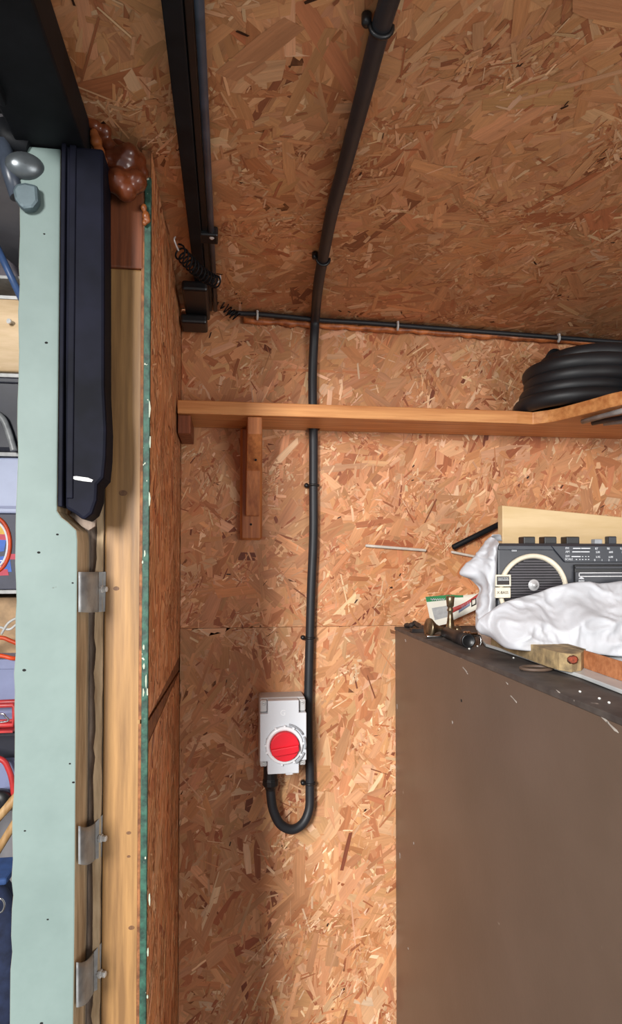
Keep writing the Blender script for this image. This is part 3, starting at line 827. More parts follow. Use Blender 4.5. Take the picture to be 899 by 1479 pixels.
# ------------------------------------------------------------------ brown cabinet
c0 = at(571, 905, -.004); XL, ZT = c0.x, c0.z
YFc = -0.74
cab = empty('cabinet', Vector((XL+.3, -.32, 0)), 'tall brown laminate cabinet standing against the strand board wall', 'cabinet')
side = MB().box((XL, YFc, 0.06), (XL+.018, -.004, ZT-.006)).build('side_panel', M['brown'], cab, bevel=0.001)
MB().box((XL+.582, YFc, 0.06), (XL+.60, -.004, ZT-.006)).build('side_panel', M['brown'], cab, bevel=0.001)
MB().box((XL+.018, -.012, 0.06), (XL+.582, -.004, ZT-.006)).build('back_panel', M['brown'], cab)
MB().box((XL+.018, YFc, 0.06), (XL+.582, -.012, 0.078)).build('bottom_panel', M['brown'], cab)
MB().box((XL-.001, YFc-.001, ZT-.006), (XL+.601, -.003, ZT)).build('top_panel', M['browntop'], cab, bevel=0.001)
MB().box((XL+.01, YFc+.03, 0.0), (XL+.59, -.02, 0.06)).build('plinth', M['browntop'], cab)
for i in (0, 1):
    d_ = MB().box((XL+.002+i*.299, YFc-.019, 0.07), (XL+.299+i*.299, YFc-.001, ZT-.012)).build('door', M['brown'], cab, bevel=0.001)
    hx = XL+.27 if i == 0 else XL+.33
    MB().tube([Vector((hx, YFc-.019, .95)), Vector((hx, YFc-.045, .955)), Vector((hx, YFc-.045, 1.075)), Vector((hx, YFc-.019, 1.08))], .005, 8).build('handle', M['galv'], d_)
rnd = random.Random(15)
def chip(px, py, w_, h_, m_, nm='paint_chip'):
    p = hit(px, py, (XL, 0, 0), (1, 0, 0)); sc = (p.y+1.1)/F
    pts = []
    n = 7
    for i in range(n):
        a = 2*math.pi*i/n
        pts.append(Vector((XL-.0004, p.y - math.cos(a)*w_*sc*1.6*rnd.uniform(.5, 1.2), p.z + math.sin(a)*h_*sc*rnd.uniform(.5, 1.2) - math.cos(a)*w_*sc*.45)))
    MB().prism(pts, (.0006, 0, 0)).build(nm, m_, side)
for a in [(672, 967, 5, 1.5), (675, 972, 3, 1), (586, 925, 2.5, 1.6), (665, 948, 4, 1.5), (743, 1010, 8, 1), (808, 1000, 5, 1), (872, 1037, 9, 2.2), (884, 1049, 12, 1.6), (826, 1012, 4, 1.2), (654, 1043, 1.5, 2.5), (733, 987, 3, 1), (598, 1218, 1, 1.5), (590, 1370, 1, 1.5), (574, 1020, 1, 4), (578, 1235, 1, 5)]:
    chip(*a, M['chip'])
chip(667, 1012, 1.6, 3, M['hole'], 'screw_hole')

def top(px, py, dz=0.0): return hit(px, py, (0, 0, ZT+dz), (0, 0, 1))
# pale plastic sheet under everything
edge = [top(a, b, .001) for a, b in ((688, 905), (692, 922), (702, 934), (750, 949), (792, 964), (840, 980), (899, 1003), (960, 1028))]
e_ = edge[-1]
shp = edge + [Vector((e_.x+.06, e_.y+.02, ZT+.001)), Vector((XL+.55, -.12, ZT+.001)), Vector((edge[0].x, -.11, ZT+.001))]
tag(MB().prism(shp, (0, 0, .004)).build('plastic_sheet', M['clear'], bevel=0.0008), 'pale plastic sheet lying on the cabinet top under the radio', 'plastic sheet')
ZS = ZT + .0052
def tops(px, py, dz=0.0): return hit(px, py, (0, 0, ZS+dz), (0, 0, 1))
# rotten wood block and orange block carrying the radio
def slab(name, front, depth, h, m_, label):
    f = [tops(*a) for a in front]
    back = [p + Vector((.01, depth, 0)) for p in f[::-1]]
    o = MB().prism(f + back, (0, 0, h)).build(name, m_, bevel=0.0025)
    return tag(o, label, 'wood block')
wbk = slab('wood_block', [(757, 950), (775, 957), (791, 963), (808, 968), (826, 971), (840, 969), (847, 962)], .115, .0185, M['rot'], 'weathered yellow grey wood block with red rotten spot under the bag')
p = tops(828, 956, .010); p = at(828, 953, tops(826, 971).y-.0006)
MB().lathe((p.x, p.y-.0004, p.z), (0.15, 1, 0), [(.0040, 0), (.0060, .0012)], 9, squash=0.8).build('rotten_spot', M['rust'], wbk)
slab('wood_block', [(853, 968), (870, 974), (899, 984), (940, 998)], .10, .0185, M['orangewood'], 'orange brown wood block right of the weathered one under the bag')

# ------------------------------------------------------------------ radio
YR_ = -.345
rl = at(718.5, 820, YR_).x; rt = at(760, 784.5, YR_).z; rb = ZS + .0195
kr = (YR_+1.1)/F
rad = empty('radio', Vector((rl+.19, YR_+.05, rb)), 'black radio cassette player with round cream ringed speaker in white bag', 'radio')
rw = .40
MB().box((rl, YR_+.006, rb), (rl+rw, YR_+.042, rt)).build('case', M['radio'], rad, bevel=0.004, segs=3)
MB().box((rl+.001, YR_, rb+.004), (rl+rw-.001, YR_+.0055, rt-.002)).build('front_panel', M['radio'], rad, bevel=0.002)
MB().box((rl+.0015, YR_-.0016, at(800, 794.5, YR_).z), (rl+rw-.002, YR_+.001, rt-.003)).build('top_rail', M['radiodk'], rad, bevel=0.0008)
tz0, tz1 = at(850, 812, YR_).z, at(850, 788.5, YR_).z
MB().prism([Vector((at(795, 790, YR_).x, YR_-.003, tz1)), Vector((rl+rw-.004, YR_-.003, tz1)), Vector((rl+rw-.004, YR_-.003, tz0)), Vector((at(815, 812, YR_).x, YR_-.003, tz0))], (0, .004, 0)).build('tuning_scale', M['radiodk'], rad, bevel=0.0006)
sc0 = at(770.5, 853, YR_)
R0 = 54*kr
MB().lathe((sc0.x, YR_+.0005, sc0.z), (0, -1, 0), [(R0+.0025, 0), (R0+.002, .003), (R0+.0005, .0048), (R0-.002, .0048), (R0-.0042, .002), (R0-.0042, 0)], 64).build('speaker_ring', M['cream'], rad)
MB().lathe((sc0.x, YR_+.0004, sc0.z), (0, -1, 0), [(R0-.0044, 0), (R0-.0044, .0012)], 56).build('speaker_cloth', M['grille'], rad)
m = MB()
for i in range(-11, 12):
    zz = i*4.1*kr; rr = R0-.005
    if abs(zz) < rr:
        hw = math.sqrt(rr*rr-zz*zz)
        m.box((sc0.x-hw, YR_-.0026, sc0.z+zz-.0010), (sc0.x+hw, YR_-.0012, sc0.z+zz+.0006))
m.build('speaker_louvres', M['grillebar'], rad)
q = at(770, 845, YR_)
MB().lathe((q.x, YR_-.002, q.z), (0, -1, 0), [(.0075, 0), (.0075, .0012), (.0065, .0016), (.0035, .0016), (.0030, .0035), (0, .0042)], 24).build('speaker_badge', M['silver'], rad)
def badge(x0, y0, x1, y1, m_, nm):
    a, b = at(x0, y0, YR_-.006), at(x1, y1, YR_-.006)
    return MB().box((a.x, YR_-.0075, b.z), (b.x, YR_-.001, a.z)).build(nm, m_, rad, bevel=0.0006)
b1 = badge(716, 830, 738, 847, M['cream'], 'stereo_badge')
a_, b_ = at(718, 832.5, YR_-.0075), at(736, 844.5, YR_-.0075)
MB().box((a_.x, YR_-.0081, b_.z), (b_.x, YR_-.0074, a_.z)).build('badge_field', M['print_dark'], b1)
MB().box((a_.x+.001, YR_-.0085, (a_.z+b_.z)/2), (b_.x-.001, YR_-.0078, a_.z-.001)).build('badge_plate', M['pgrey'], b1)
text('badge_text', 'STEREO', ((a_.x+b_.x)/2, YR_-.0087, a_.z*.72+b_.z*.28), .0042, M['print_dark'], b1)
b2 = badge(716, 848.5, 737.5, 863.5, M['cream'], 'bass_badge')
q = at(726.5, 856, YR_-.0075)
text('badge_text', 'X-BASS', (q.x, YR_-.0077, q.z), .0048, M['print_dark'], b2)
q = at(743, 795, YR_-.0016)
text('brand_mark', 'ooo', (q.x, YR_-.0018, q.z), .0042, M['print_white'], rad)
# knobs along the top
def knob(x0, x1, y0, m_, nm, d=.012):
    a, b = at(x0, y0, YR_+.015), at(x1, 784, YR_+.015)
    MB().box((a.x, YR_+.015, rt-.001), (b.x, YR_+.015+d, a.z)).build(nm, m_, rad, bevel=0.0012)
for x0, x1, y0 in ((757, 774, 775), (787, 805, 775), (819, 838, 775)):
    knob(x0, x1, y0, M['blk'], 'control_key', .016)
knob(860, 871, 778.5, M['mark'], 'control_slider', .010)
knob(880, 891.5, 774.5, M['radiodk'], 'control_key', .010)
knob(910, 922, 774.5, M['radiodk'], 'control_key', .010)
# tuning print
def tp_(body, px, py, size, align='LEFT', sx=1.0):
    q = at(px, py, YR_-.003)
    text('print', body, (q.x, YR_-.0032, q.z), size, M['print_white'], rad, align=align, sx=sx)
tp_('FM', 817, 792, .0040); tp_('AM', 817, 797, .0040); tp_('SW', 817, 803.5, .0040); tp_('SCALE', 816.5, 807.8, .0038)
for (x0, x1, py) in ((828, 839, 792), (840, 853, 792), (827, 839, 797), (839.5, 852, 797), (826, 839, 803.8)):
    a, b = at(x0, py, YR_-.003), at(x1, py, YR_-.003)
    MB().box((a.x, YR_-.0034, a.z-.0006), (b.x, YR_-.0028, a.z+.0006)).build('scale_line', M['print_white'], rad)
for (x0, py) in [(842, 803.8), (846.5, 803.8), (850.5, 803.8), (833, 808), (838, 808), (842, 808), (846.5, 808), (850.5, 808)]:
    a = at(x0, py, YR_-.003)
    MB().box((a.x-.0008, YR_-.0034, a.z-.0005), (a.x+.0008, YR_-.0028, a.z+.0005)).build('scale_dot', M['print_white'], rad)
tp_('87', 860, 792.5, .0040); tp_('530', 861, 797.5, .0038); tp_('5.95', 861, 804.5, .0036); tp_('0', 858.5, 809, .0036); tp_('1', 869, 809, .0036)
tp_('90', 877, 792.5, .0040); tp_('600', 880, 797.5, .0038); tp_('6.00', 879.5, 804.5, .0036); tp_('2', 879, 809, .0036); tp_('3', 890, 809, .0036)
tp_('92', 896, 792.5, .0040); tp_('700', 898, 797.5, .0038)
# cassette door
a, b = at(828.5, 815.5, YR_), at(828.5, 900, YR_)
cd = MB().box((a.x, YR_-.0035, rb+.02), (a.x+.13, YR_+.001, a.z)).build('cassette_bay', M['blk'], rad, bevel=0.001)
a2 = at(831, 818, YR_-.004); 
MB().box((a2.x, YR_-.0062, at(831, 821.5, YR_-.004).z), (a2.x+.124, YR_-.0034, a2.z)).build('bay_bar', M['radio'], cd, bevel=0.0006)
z1_, z2_ = at(831, 826, YR_-.004).z, rb+.024
MB().box((a2.x, YR_-.0055, z2_), (a2.x+.124, YR_-.0034, z1_)).build('cassette_door', M['radio'], cd, bevel=0.0006)
for zz in (at(831, 827.5, YR_-.005).z, at(831, 832.5, YR_-.005).z):
    MB().box((a2.x+.004, YR_-.0062, zz-.0005), (a2.x+.12, YR_-.0054, zz+.0005)).build('window_trim', M['silver'], cd)
MB().box((a2.x+.004, YR_-.0062, at(831, 832.5, YR_-.005).z), (a2.x+.005, YR_-.0054, at(831, 827.5, YR_-.005).z)).build('window_trim', M['silver'], cd)
q = at(840.5, 838.5, YR_-.006)
text('door_mark', 'auto', (q.x, YR_-.0057, q.z), .0045, M['print_white'], cd)
MB().prism([Vector((q.x-.004+.008*i/6, YR_-.0058, q.z+.0022+.0022*math.sin(math.pi*i/6))) for i in range(7)], (0, .0004, 0)).build('door_mark', M['print_white'], cd)

# ------------------------------------------------------------------ pale board behind the radio
yb2 = -.24
pb = [at(726, 730, yb2), at(899, 747, yb2), at(1010, 758, yb2)]
pts = [Vector((pb[0].x, yb2, ZS+.001)), pb[0], pb[1], pb[2], Vector((pb[2].x, yb2, ZS+.001))]
tag(MB().prism(pts, (0, .016, 0)).build('plywood_offcut', M['paleboard'], bevel=0.001), 'pale plywood offcut standing behind the radio', 'board')

# ------------------------------------------------------------------ white bag
def crumple(p, s, amp):
    v = Vector((p.x*s, p.y*s, p.z*s))
    v = v + noise.noise_vector(v*0.6)*0.9
    r1 = abs(noise.noise(Vector((v.x*.55+v.z*.35, v.y*.5, v.z*1.1-v.x*.3)))); r2 = abs(noise.noise(v*1.9 + Vector((3, 1, 7)))); r3 = abs(noise.noise(v*4.1 + Vector((9, 4, 2))))
    return amp*(1.25*((1-min(1, r1*1.9))**2.2-.35) + .55*((1-min(1, r2*1.8))**2.2-.3) + .16*((1-min(1, r3*1.8))**2-.3))
def patch(rows, nu, nv, smooth_rows=True):
    """rows of (px, py, Y); returns surface function by Catmull-Rom both ways"""
    G = [[at(a, b, y) for a, b, y in r] for r in rows]
    def cr(P, t):
        n = len(P)-1; x = min(max(t, 0), 1)*n; i = min(int(x), n-1); t = x-i
        a, b, c, d = P[max(i-1, 0)], P[i], P[i+1], P[min(i+2, n)]
        return 0.5*((2*b)+(c-a)*t+(2*a-5*b+4*c-d)*t*t+(3*b-a-3*c+d)*t**3)
    return lambda u, v: cr([cr(r, u) for r in G], v)
bag = empty('plastic_bag', Vector((rl+.06, YR_-.02, ZS+.022)), 'crumpled white plastic bag pulled down around the radio', 'bag')
yr = YR_ - .009
rows = [
 [(696, 893, yr+.010), (712, 884, yr), (728, 873, yr), (752, 866, yr), (778, 859, yr), (800, 850, yr), (835, 844, yr), (870, 845, yr), (905, 842, yr), (960, 845, yr)],
 [(693, 894, yr-.002), (711, 881, yr-.010), (728, 871, yr-.013), (752, 864, yr-.012), (778, 857, yr-.014), (800, 849, yr-.012), (835, 842, yr-.015), (870, 844, yr-.012), (905, 841, yr-.014), (960, 844, yr-.012)],
 [(691, 899, yr-.006), (708, 892, yr-.018), (728, 884, yr-.026), (752, 880, yr-.026), (778, 874, yr-.030), (800, 866, yr-.020), (835, 862, yr-.030), (870, 866, yr-.026), (905, 862, yr-.030), (960, 862, yr-.026)],
 [(691, 906, yr-0.006), (706, 904, yr-0.020), (728, 902, yr-0.042), (752, 902, yr-0.050), (778, 899, yr-0.054), (800, 890, yr-0.040), (835, 888, yr-0.054), (870, 892, yr-0.054), (905, 890, yr-0.054), (960, 890, yr-0.050)],
 [(693, 912, yr-0.004), (707, 914, yr-0.018), (728, 920, yr-0.048), (752, 922, yr-0.066), (778, 921, yr-0.066), (800, 913, yr-0.058), (835, 913, yr-0.064), (870, 917, yr-0.062), (905, 919, yr-0.062), (960, 919, yr-0.062)],
 [(697, 916, yr+0.000), (711, 921, yr-0.010), (730, 934, yr-0.046), (752, 938, yr-0.068), (778, 940, yr-0.068), (800, 939, yr-0.068), (835, 941, yr-0.068), (870, 944, yr-0.066), (905, 947, yr-0.066), (960, 951, yr-0.064)],
 [(700, 915, yr+0.006), (713, 920, yr+0.002), (732, 932, yr-0.028), (752, 935, yr-0.050), (778, 937, yr-0.050), (800, 937, yr-0.050), (835, 939, yr-0.050), (870, 941, yr-0.048), (905, 944, yr-0.048), (960, 948, yr-0.046)],
]
fn = patch(rows, 0, 0)
def front(u, v):
    p = fn(u, v)
    w_ = math.sin(math.pi*min(max(v, 0), 1))**0.6
    return p + Vector((0, -1, .25))*crumple(p, 24, .0062)*w_
MB().grid(front, 120, 60).build('front_fold', M['bag'], bag, solid=0.0008)
# flap gathered up the left side of the radio
rows = [
 [(726, 781, YR_+0.0500), (722, 772, YR_+0.0430), (711, 774, YR_+0.0340), (714, 777, YR_+0.0260), (719, 781, YR_+0.0150), (721, 785, YR_-0.0000)],
 [(716, 783, YR_+0.0500), (706, 781, YR_+0.0400), (699, 785, YR_+0.0300), (706, 786, YR_+0.0150), (716, 790, YR_-0.0040), (719, 792, YR_-0.0020)],
 [(712, 795, YR_+0.0500), (700, 794, YR_+0.0400), (690, 799, YR_+0.0300), (700, 802, YR_+0.0120), (713, 806, YR_-0.0080), (718, 808, YR_-0.0020)],
 [(708, 806, YR_+0.0500), (692, 806, YR_+0.0400), (677, 812, YR_+0.0300), (694, 815, YR_+0.0120), (712, 820, YR_-0.0080), (717.5, 822, YR_-0.0020)],
 [(705, 816, YR_+0.0500), (682, 818, YR_+0.0400), (664, 828, YR_+0.0300), (690, 828, YR_+0.0120), (711, 834, YR_-0.0080), (717, 836, YR_-0.0020)],
 [(705, 828, YR_+0.0500), (690, 828, YR_+0.0400), (679, 836, YR_+0.0300), (694, 840, YR_+0.0120), (710, 848, YR_-0.0080), (716, 850, YR_-0.0020)],
 [(705, 845, YR_+0.0500), (700, 845, YR_+0.0400), (694, 850, YR_+0.0260), (700, 854, YR_+0.0100), (709, 862, YR_-0.0080), (716, 864, YR_-0.0020)],
 [(705, 865, YR_+0.0500), (698, 866, YR_+0.0400), (690, 870, YR_+0.0260), (695, 874, YR_+0.0080), (707, 880, YR_-0.0100), (716, 880, YR_-0.0020)],
 [(705, 888, YR_+0.0500), (699, 888, YR_+0.0400), (689, 890, YR_+0.0260), (692, 894, YR_+0.0060), (702, 900, YR_-0.0140), (716, 898, YR_-0.0020)],
 [(706, 908, YR_+0.0500), (700, 906, YR_+0.0400), (691, 908, YR_+0.0260), (694, 912, YR_+0.0060), (704, 915, YR_-0.0080), (716, 912, YR_-0.0020)],
]
fn2 = patch(rows, 0, 0)
def flank(u, v):
    p = fn2(u, v)
    e = math.sin(math.pi*u)**0.7
    return p + Vector((-.8, -.6, 0))*(crumple(p, 34, .0045)*e + .0012*math.sin(u*26+math.sin(v*7)*1.5)*e)
MB().grid(flank, 44, 70).build('side_fold', M['bag'], bag, solid=0.0008)

# ------------------------------------------------------------------ small things on the cabinet
yl = -.022
card = empty('leaflet', Vector((at(640, 900, yl).x, yl, ZT)), 'bent printed card with green heading leaning on the wall', 'leaflet')
l0, l1, l2, l3 = at(615, 862, yl), at(650, 859, yl-.004), at(651, 900, yl-.004), at(624, 906, yl)
MB().prism([l0, l1, l2, l3], (0, .0008, 0)).build('left_page', M['paper'], card)
h2, h3 = l1*.83+l2*.17, l0*.83+l3*.17
d_ = Vector((0, -.0006, 0))
hd = MB().prism([l0+d_, l1+d_, h2+d_, h3+d_], (0, .0005, 0)).build('heading_band', M['pgreen'], card)
sq = [Vector((l0.x + (l1.x-l0.x)*(.18+.6*t/24), yl-.0050, (l0.z+h3.z)/2 + .0016*math.sin(t*1.7)*(1 if t % 5 else 1.6))) for t in range(25)]
MB().tube(sq, .0006, 6).build('heading_script', M['print_white'], hd)
MB().prism([l0*.62+l3*.38+(l1-l0)*.16+d_, l0*.66+l3*.34+(l1-l0)*.86+d_, l0*.30+l3*.70+(l1-l0)*.80+d_, l0*.22+l3*.78+(l1-l0)*.18+d_], (0, .0005, 0)).build('picture_block', M['pgrey'], card)
# right page curls forward
def pg(u, v, dd=0.0):
    tp0 = at(651 + 44*u, 859 - 3*u + 2*math.sin(u*3), yl-.004-.026*u*u - dd)
    bt0 = at(650 + 46*u, 898 - 21*u, yl-.004-.030*u*u - dd)
    return tp0*(1-v) + bt0*v
MB().grid(lambda u, v: pg(u, v), 14, 4).build('right_page', M['paper'], card, solid=0.0008)
MB().grid(lambda u, v: pg(u*.42, v*.10, .0007), 8, 1).build('heading_band', M['pgreen'], card, solid=0.0004)
def swoosh(u, v):
    uu = .08 + .86*u
    c_ = .60 - .50*u + .10*math.sin(u*math.pi)
    return pg(uu, max(0.0, c_-.10) + .20*v, .0008)
MB().grid(swoosh, 14, 2).build('red_swoosh', M['pred'], card, solid=0.0004)
MB().grid(lambda u, v: pg(.28+.36*u, .52-.18*u+.28*v, .0008), 8, 2).build('picture_block', M['pblue'], card, solid=0.0004)
MB().grid(lambda u, v: pg(.68+.16*u, .30-.04*u+.42*v, .0009), 4, 2).build('photo_frame', M['print_dark'], card, solid=0.0004)
MB().grid(lambda u, v: pg(.71+.10*u, .36-.04*u+.28*v, .0013), 4, 2).build('photo', M['paper'], card, solid=0.0004)

p = top(651, 917); kz = (p.y+1.1)/F
hgt = at(651, 861, p.y).z - ZT
pr = [(.0, 0), (.0078, 0), (.0084, .004), (.0074, .008), (.0058, .011), (.0046, .018), (.0037, .026), (.0032, .031), (.0044, .0325), (.0044, .0345), (.0034, .0355), (.0034, .037), (.0048, .0385), (.0054, .046), (.0060, .0515), (.0052, .052), (.0, .050)]
s_ = hgt/.052
tag(MB().lathe((p.x, p.y, ZT), (0, 0, 1), [(r*s_*.98, h*s_) for r, h in pr], 24).build('brass_fitting', M['brass']), 'small turned brass fitting standing upright before the leaflet', 'fitting')
p = top(661, 916)
tag(MB().lathe((p.x+.001, p.y+.003, ZT), (0, 0, 1), [(.0065, 0), (.0065, .008), (.005, .012), (0, .0125)], 16).build('brass_ferrule', M['brass']), 'short brass ferrule beside the upright brass fitting', 'fitting')
p = top(627, 921); R_c = (at(625, 892, p.y).z - ZT)/2
tag(MB().lathe((p.x-.009, p.y, ZT+R_c), (1, .15, -.12), [(0, 0), (R_c*.97, .0), (R_c*.97, .003), (R_c*.8, .006), (R_c*.45, .013), (.004, .020), (.004, .026), (0, .0265)], 24).build('brass_cone', M['brass']), 'tarnished brass cone lying on its side on the cabinet corner', 'fitting')
p0, p1 = top(616, 922), top(640, 922)
tag(MB().lathe(p0+Vector((0, 0, .003)), p1-p0, [(.002, 0), (.0028, .002), (.0028, (p1-p0).length-.002), (.002, (p1-p0).length)], 12).build('steel_pin', M['chrome']), 'bright steel pin lying in front of the brass cone', 'pin')
p0, p1 = top(645, 922), top(676, 935)
to = empty('torch', p0, 'worn black metal cylinder with chrome hook beside the white bag', 'torch')
r_ = .0098
a_ = p0+Vector((0, 0, r_*.9)); b_ = p1+Vector((0, -.0, r_*.95)); Lt = (b_-a_).length
MB().lathe(a_, b_-a_, [(.004, -.012), (.006, -.004), (r_*.85, 0), (r_*.9, Lt*.5), (r_, Lt*.52), (r_, Lt)], 20).build('barrel', M['torch'], to)
MB().lathe(b_, b_-a_, [(r_, 0), (r_*1.02, .003), (r_*.85, .005), (r_*.75, .003), (0, .003)], 20).build('end_cap', M['blk'], to)
q = b_ + Vector((.004, .012, .006))
MB().lathe(q, (1, .25, 0), [(.002, -.006), (.0055, -.004), (.0055, 0), (.003, .001), (.0055, .002), (.0055, .004), (.003, .006), (.003, .016)], 14).build('chrome_collar', M['chrome'], to)
MB().tube(spline([q+Vector((.014, .003, 0)), q+Vector((.020, .003, -.002)), q+Vector((.021, .002, -.009)), q+Vector((.020, .002, -.015))], 5), .0014, 8).build('chrome_hook', M['chrome'], to)
dm = MB()
rnd = random.Random(31)
cl = spline([top(586, 906)+Vector((0,0,.003)), top(594, 908)+Vector((0,0,.006)), top(600, 908)+Vector((0,0,.009)), top(608, 911)+Vector((0,0,.006)), top(617, 914)+Vector((0,0,.004))], 6)
dm.tube(cl, [.003+.0022*abs(math.sin(i*.7)) for i in range(len(cl))], 8)
p = top(606, 913)
dm.box((p.x-.014, p.y-.005, ZT+.0003), (p.x+.012, p.y+.008, ZT+.006))
tag(dm.build('metal_catch', M['torch'], bevel=0.001), 'small dark metal catch on the back left corner of cabinet', 'catch')
p = top(775, 968)
rg = MB().tube([p + Vector((math.cos(a)*.017, math.sin(a)*.0125, .0022)) for a in np.linspace(0, 2*math.pi, 29)[:-1]], .0018, 8, closed=True)
tag(rg.build('wire_ring', mat('rusty brown wire', (92, 74, 62), 0.6)), 'flat brown wire ring on the cabinet top edge', 'ring')
for i, (a, b) in enumerate([(678, 938), (742, 951), (866, 1010), (880, 1016), (838, 1000), (690, 934)]):
    p = top(a, b)
    bm = MB()
    rr2 = .0013 if i else .0016
    bm.lathe(p, (0.2, 0, 1), [(rr2*.6, .0), (rr2, rr2*.5), (rr2*.7, rr2*1.2), (0, rr2*1.4)], 7, smooth=False)
    tag(bm.build('plaster_crumb', M['clipw']), ['pale crumb in front of the black torch', 'pale crumb left of the wire ring', 'pale crumb on the cabinet edge, lower right, larger patch', 'pale crumb on the cabinet edge at far lower right', 'pale crumb on the cabinet edge right of the wire ring', 'pale crumb between torch and bag'][i], 'crumb', 'crumbs on the cabinet top')

# ------------------------------------------------------------------ store room seen past the jamb
tag(MB().box((-1.62, .95, 0), (XW-.02, .98, 2.35)).build('wall_far', M['plaster']), kind='structure', label='grey board wall at the back of the store room')
tag(MB().box((-1.65, -.30, 0), (-1.62, .95, 2.35)).build('wall_store', M['plaster']), kind='structure', label='grey board side wall of the store room')
tag(MB().box((-1.62, .03, 0), (XW-.012, .06, 0.001)).build('trim_9', M['groove']), kind='structure', label='threshold strip on the store room floor')
tag(MB().box((-1.65, -.30, 2.35), (XC0-.005, .98, 2.38)).build('ceiling_store', M['plaster']), kind='structure', label='grey ceiling of the store room')

tag(MB().box((-1.65, -1.5, 2.10), (XC0-.005, -.30, 2.15)).build('ceiling_shade', M['steelblk']), kind='structure', label='dark slab added left of the header beam to shade the jamb')  # slab added to keep light off the head of the jamb
YB = .50
def P(px, py, Y=YB): return at(px, py, Y)
M['shelfwhite'] = mat('white shelf', (206, 206, 204), 0.5)
M['lav'] = mat('lavender blue plastic', (140, 148, 186), 0.45, c2=(128, 136, 172), scale=10)
M['paleblue'] = mat('pale blue white plastic', (184, 194, 224), 0.45, c2=(174, 184, 214), scale=10)
M['darkbox'] = mat('slate printed carton', (64, 66, 86), 0.5)
M['navybin'] = mat('dark navy plastic', (34, 36, 52), 0.45)
M['orange'] = mat('orange', (236, 84, 36), 0.45)
M['yellow'] = mat('yellow print', (250, 198, 60), 0.5)
M['crimson'] = mat('pinkish red', (220, 56, 84), 0.5)
M['blueprint'] = mat('bright blue print', (44, 108, 214), 0.5)
M['redplas'] = mat('red plastic', (210, 60, 60), 0.4)
M['tan'] = wood('tan wooden handle', (206, 168, 118), (176, 136, 88), 'z', 0.5)
M['kraft'] = mat('brown cardboard', (204, 168, 128), 0.7)
M['ply'] = mat('light plywood', (206, 178, 140), 0.55, c2=(188, 158, 116), scale=1.5, stretch=(5, 30, 30))
M['bluepipe'] = mat('blue plastic pipe', (70, 100, 150), 0.4)
M['navycloth'] = mat('navy woven cloth', (40, 52, 84), 0.8, c2=(26, 34, 58), scale=30, bump=0.4)
M['slate'] = mat('mauve grey panel', (120, 112, 120), 0.6)

XA, XB = P(-150, 800).x, P(85, 800).x
rack = empty('storage_rack', Vector(((XA+XB)/2, .65, 0)), 'white storage rack in the store room beyond the green jamb', 'rack')
for x in (XA, XB-.02):
    for y in (YB+.05, .86):
        MB().box((x, y, 0), (x+.02, y+.02, 2.15)).build('post', M['galv'], rack)
SZ = {}
for key, py in (('A', 537), ('B', 652), ('C', 852), ('D', 1051), ('E', 1168)):
    z = P(12, py).z; SZ[key] = z
    MB().box((XA+.021, YB+.012, z-.010), (XB-.021, .88, z)).build('shelf', M['shelfwhite'], rack, bevel=0.001)
SZ['top'] = P(12, 395).z
MB().box((XA+.021, YB+.012, SZ['top']-.008), (XB-.021, .88, SZ['top'])).build('shelf', M['shelfwhite'], rack, bevel=0.001)

def crate(name, base_z, top_py, m_, label, cat, Y=YB, x0=-95, x1=58, depth=.22, bevel=.004):
    z1 = P(12, top_py, Y).z
    a, b = P(x0, 800, Y).x, P(x1, 800, Y).x
    e = empty(name, Vector(((a+b)/2, Y+depth/2, base_z+.0006)), label, cat)
    MB().box((a, Y, base_z+.0006), (b, Y+depth, z1)).build('body', m_, e, bevel=bevel)
    return e, a, b, base_z+.0006, z1
# sloped mauve sheet and blue pipe at the top
sl = MB().prism([P(-110, 250), P(2, 250), P(34, 425), P(-110, 393)], (0, .012, 0))
sl = MB()
za = SZ['top']+.0006
sl.prism([Vector((P(-120, 300).x, YB+.06, za)), Vector((P(30, 300).x, YB+.06, za)), P(34, 392, YB+.06), P(8, 372, YB+.06), P(-120, 372, YB+.06)], (0, .014, 0))
tag(sl.build('sheet_offcut', M['slate'], bevel=0.002), 'mauve grey sheet standing on the top of the storage rack', 'sheet')
bp = P(-16, 332, YB-.02), P(34, 438, YB-.014)
tag(MB().tube([bp[0], (bp[0]+bp[1])/2, bp[1]], .0085, 12).build('blue_pipe', M['bluepipe']), 'blue plastic pipe leaning across the top of the storage rack', 'pipe')
e, a, b, z0, z1 = crate('plywood_box', SZ['A'], 428, M['ply'], 'light plywood box with a steel pin handle on rack', 'box')
MB().box((a, YB-.004, z1-.008), (b, YB-.0005, z1)).build('top_rail', M['shelfwhite'], e)
q = P(20, 467)
MB().lathe((q.x, YB+.001, q.z), (-.5, -1, 0), [(.004, 0), (.004, .012), (.006, .013), (.006, .018)], 12).build('pin_handle', M['screw'], e)
e, a, b, z0, z1 = crate('storage_tub', SZ['B'], 547, M['navybin'], 'dark navy storage tub under the plywood box', 'tub', bevel=.010)
MB().box((a-.004, YB-.006, z1-.012), (b+.004, YB+.224, z1+.002)).build('rim', M['navybin'], e, bevel=.003)
wr = [P(-30, 585, YB-.012), P(0, 601, YB-.014), P(10, 618, YB-.014), P(17, 640, YB-.014), P(20, 651, YB-.014)]
tag(MB().tube(spline(wr, 6), .008, 10).build('grey_tube', M['galv']), 'curved silver grey tube in front of the dark tub', 'tube')
e, a, b, z0, z1 = crate('logo_carton', SZ['C'], 742, M['darkbox'], 'slate carton with orange ring and coloured print', 'carton', bevel=.002)
cq = P(-8, 787)
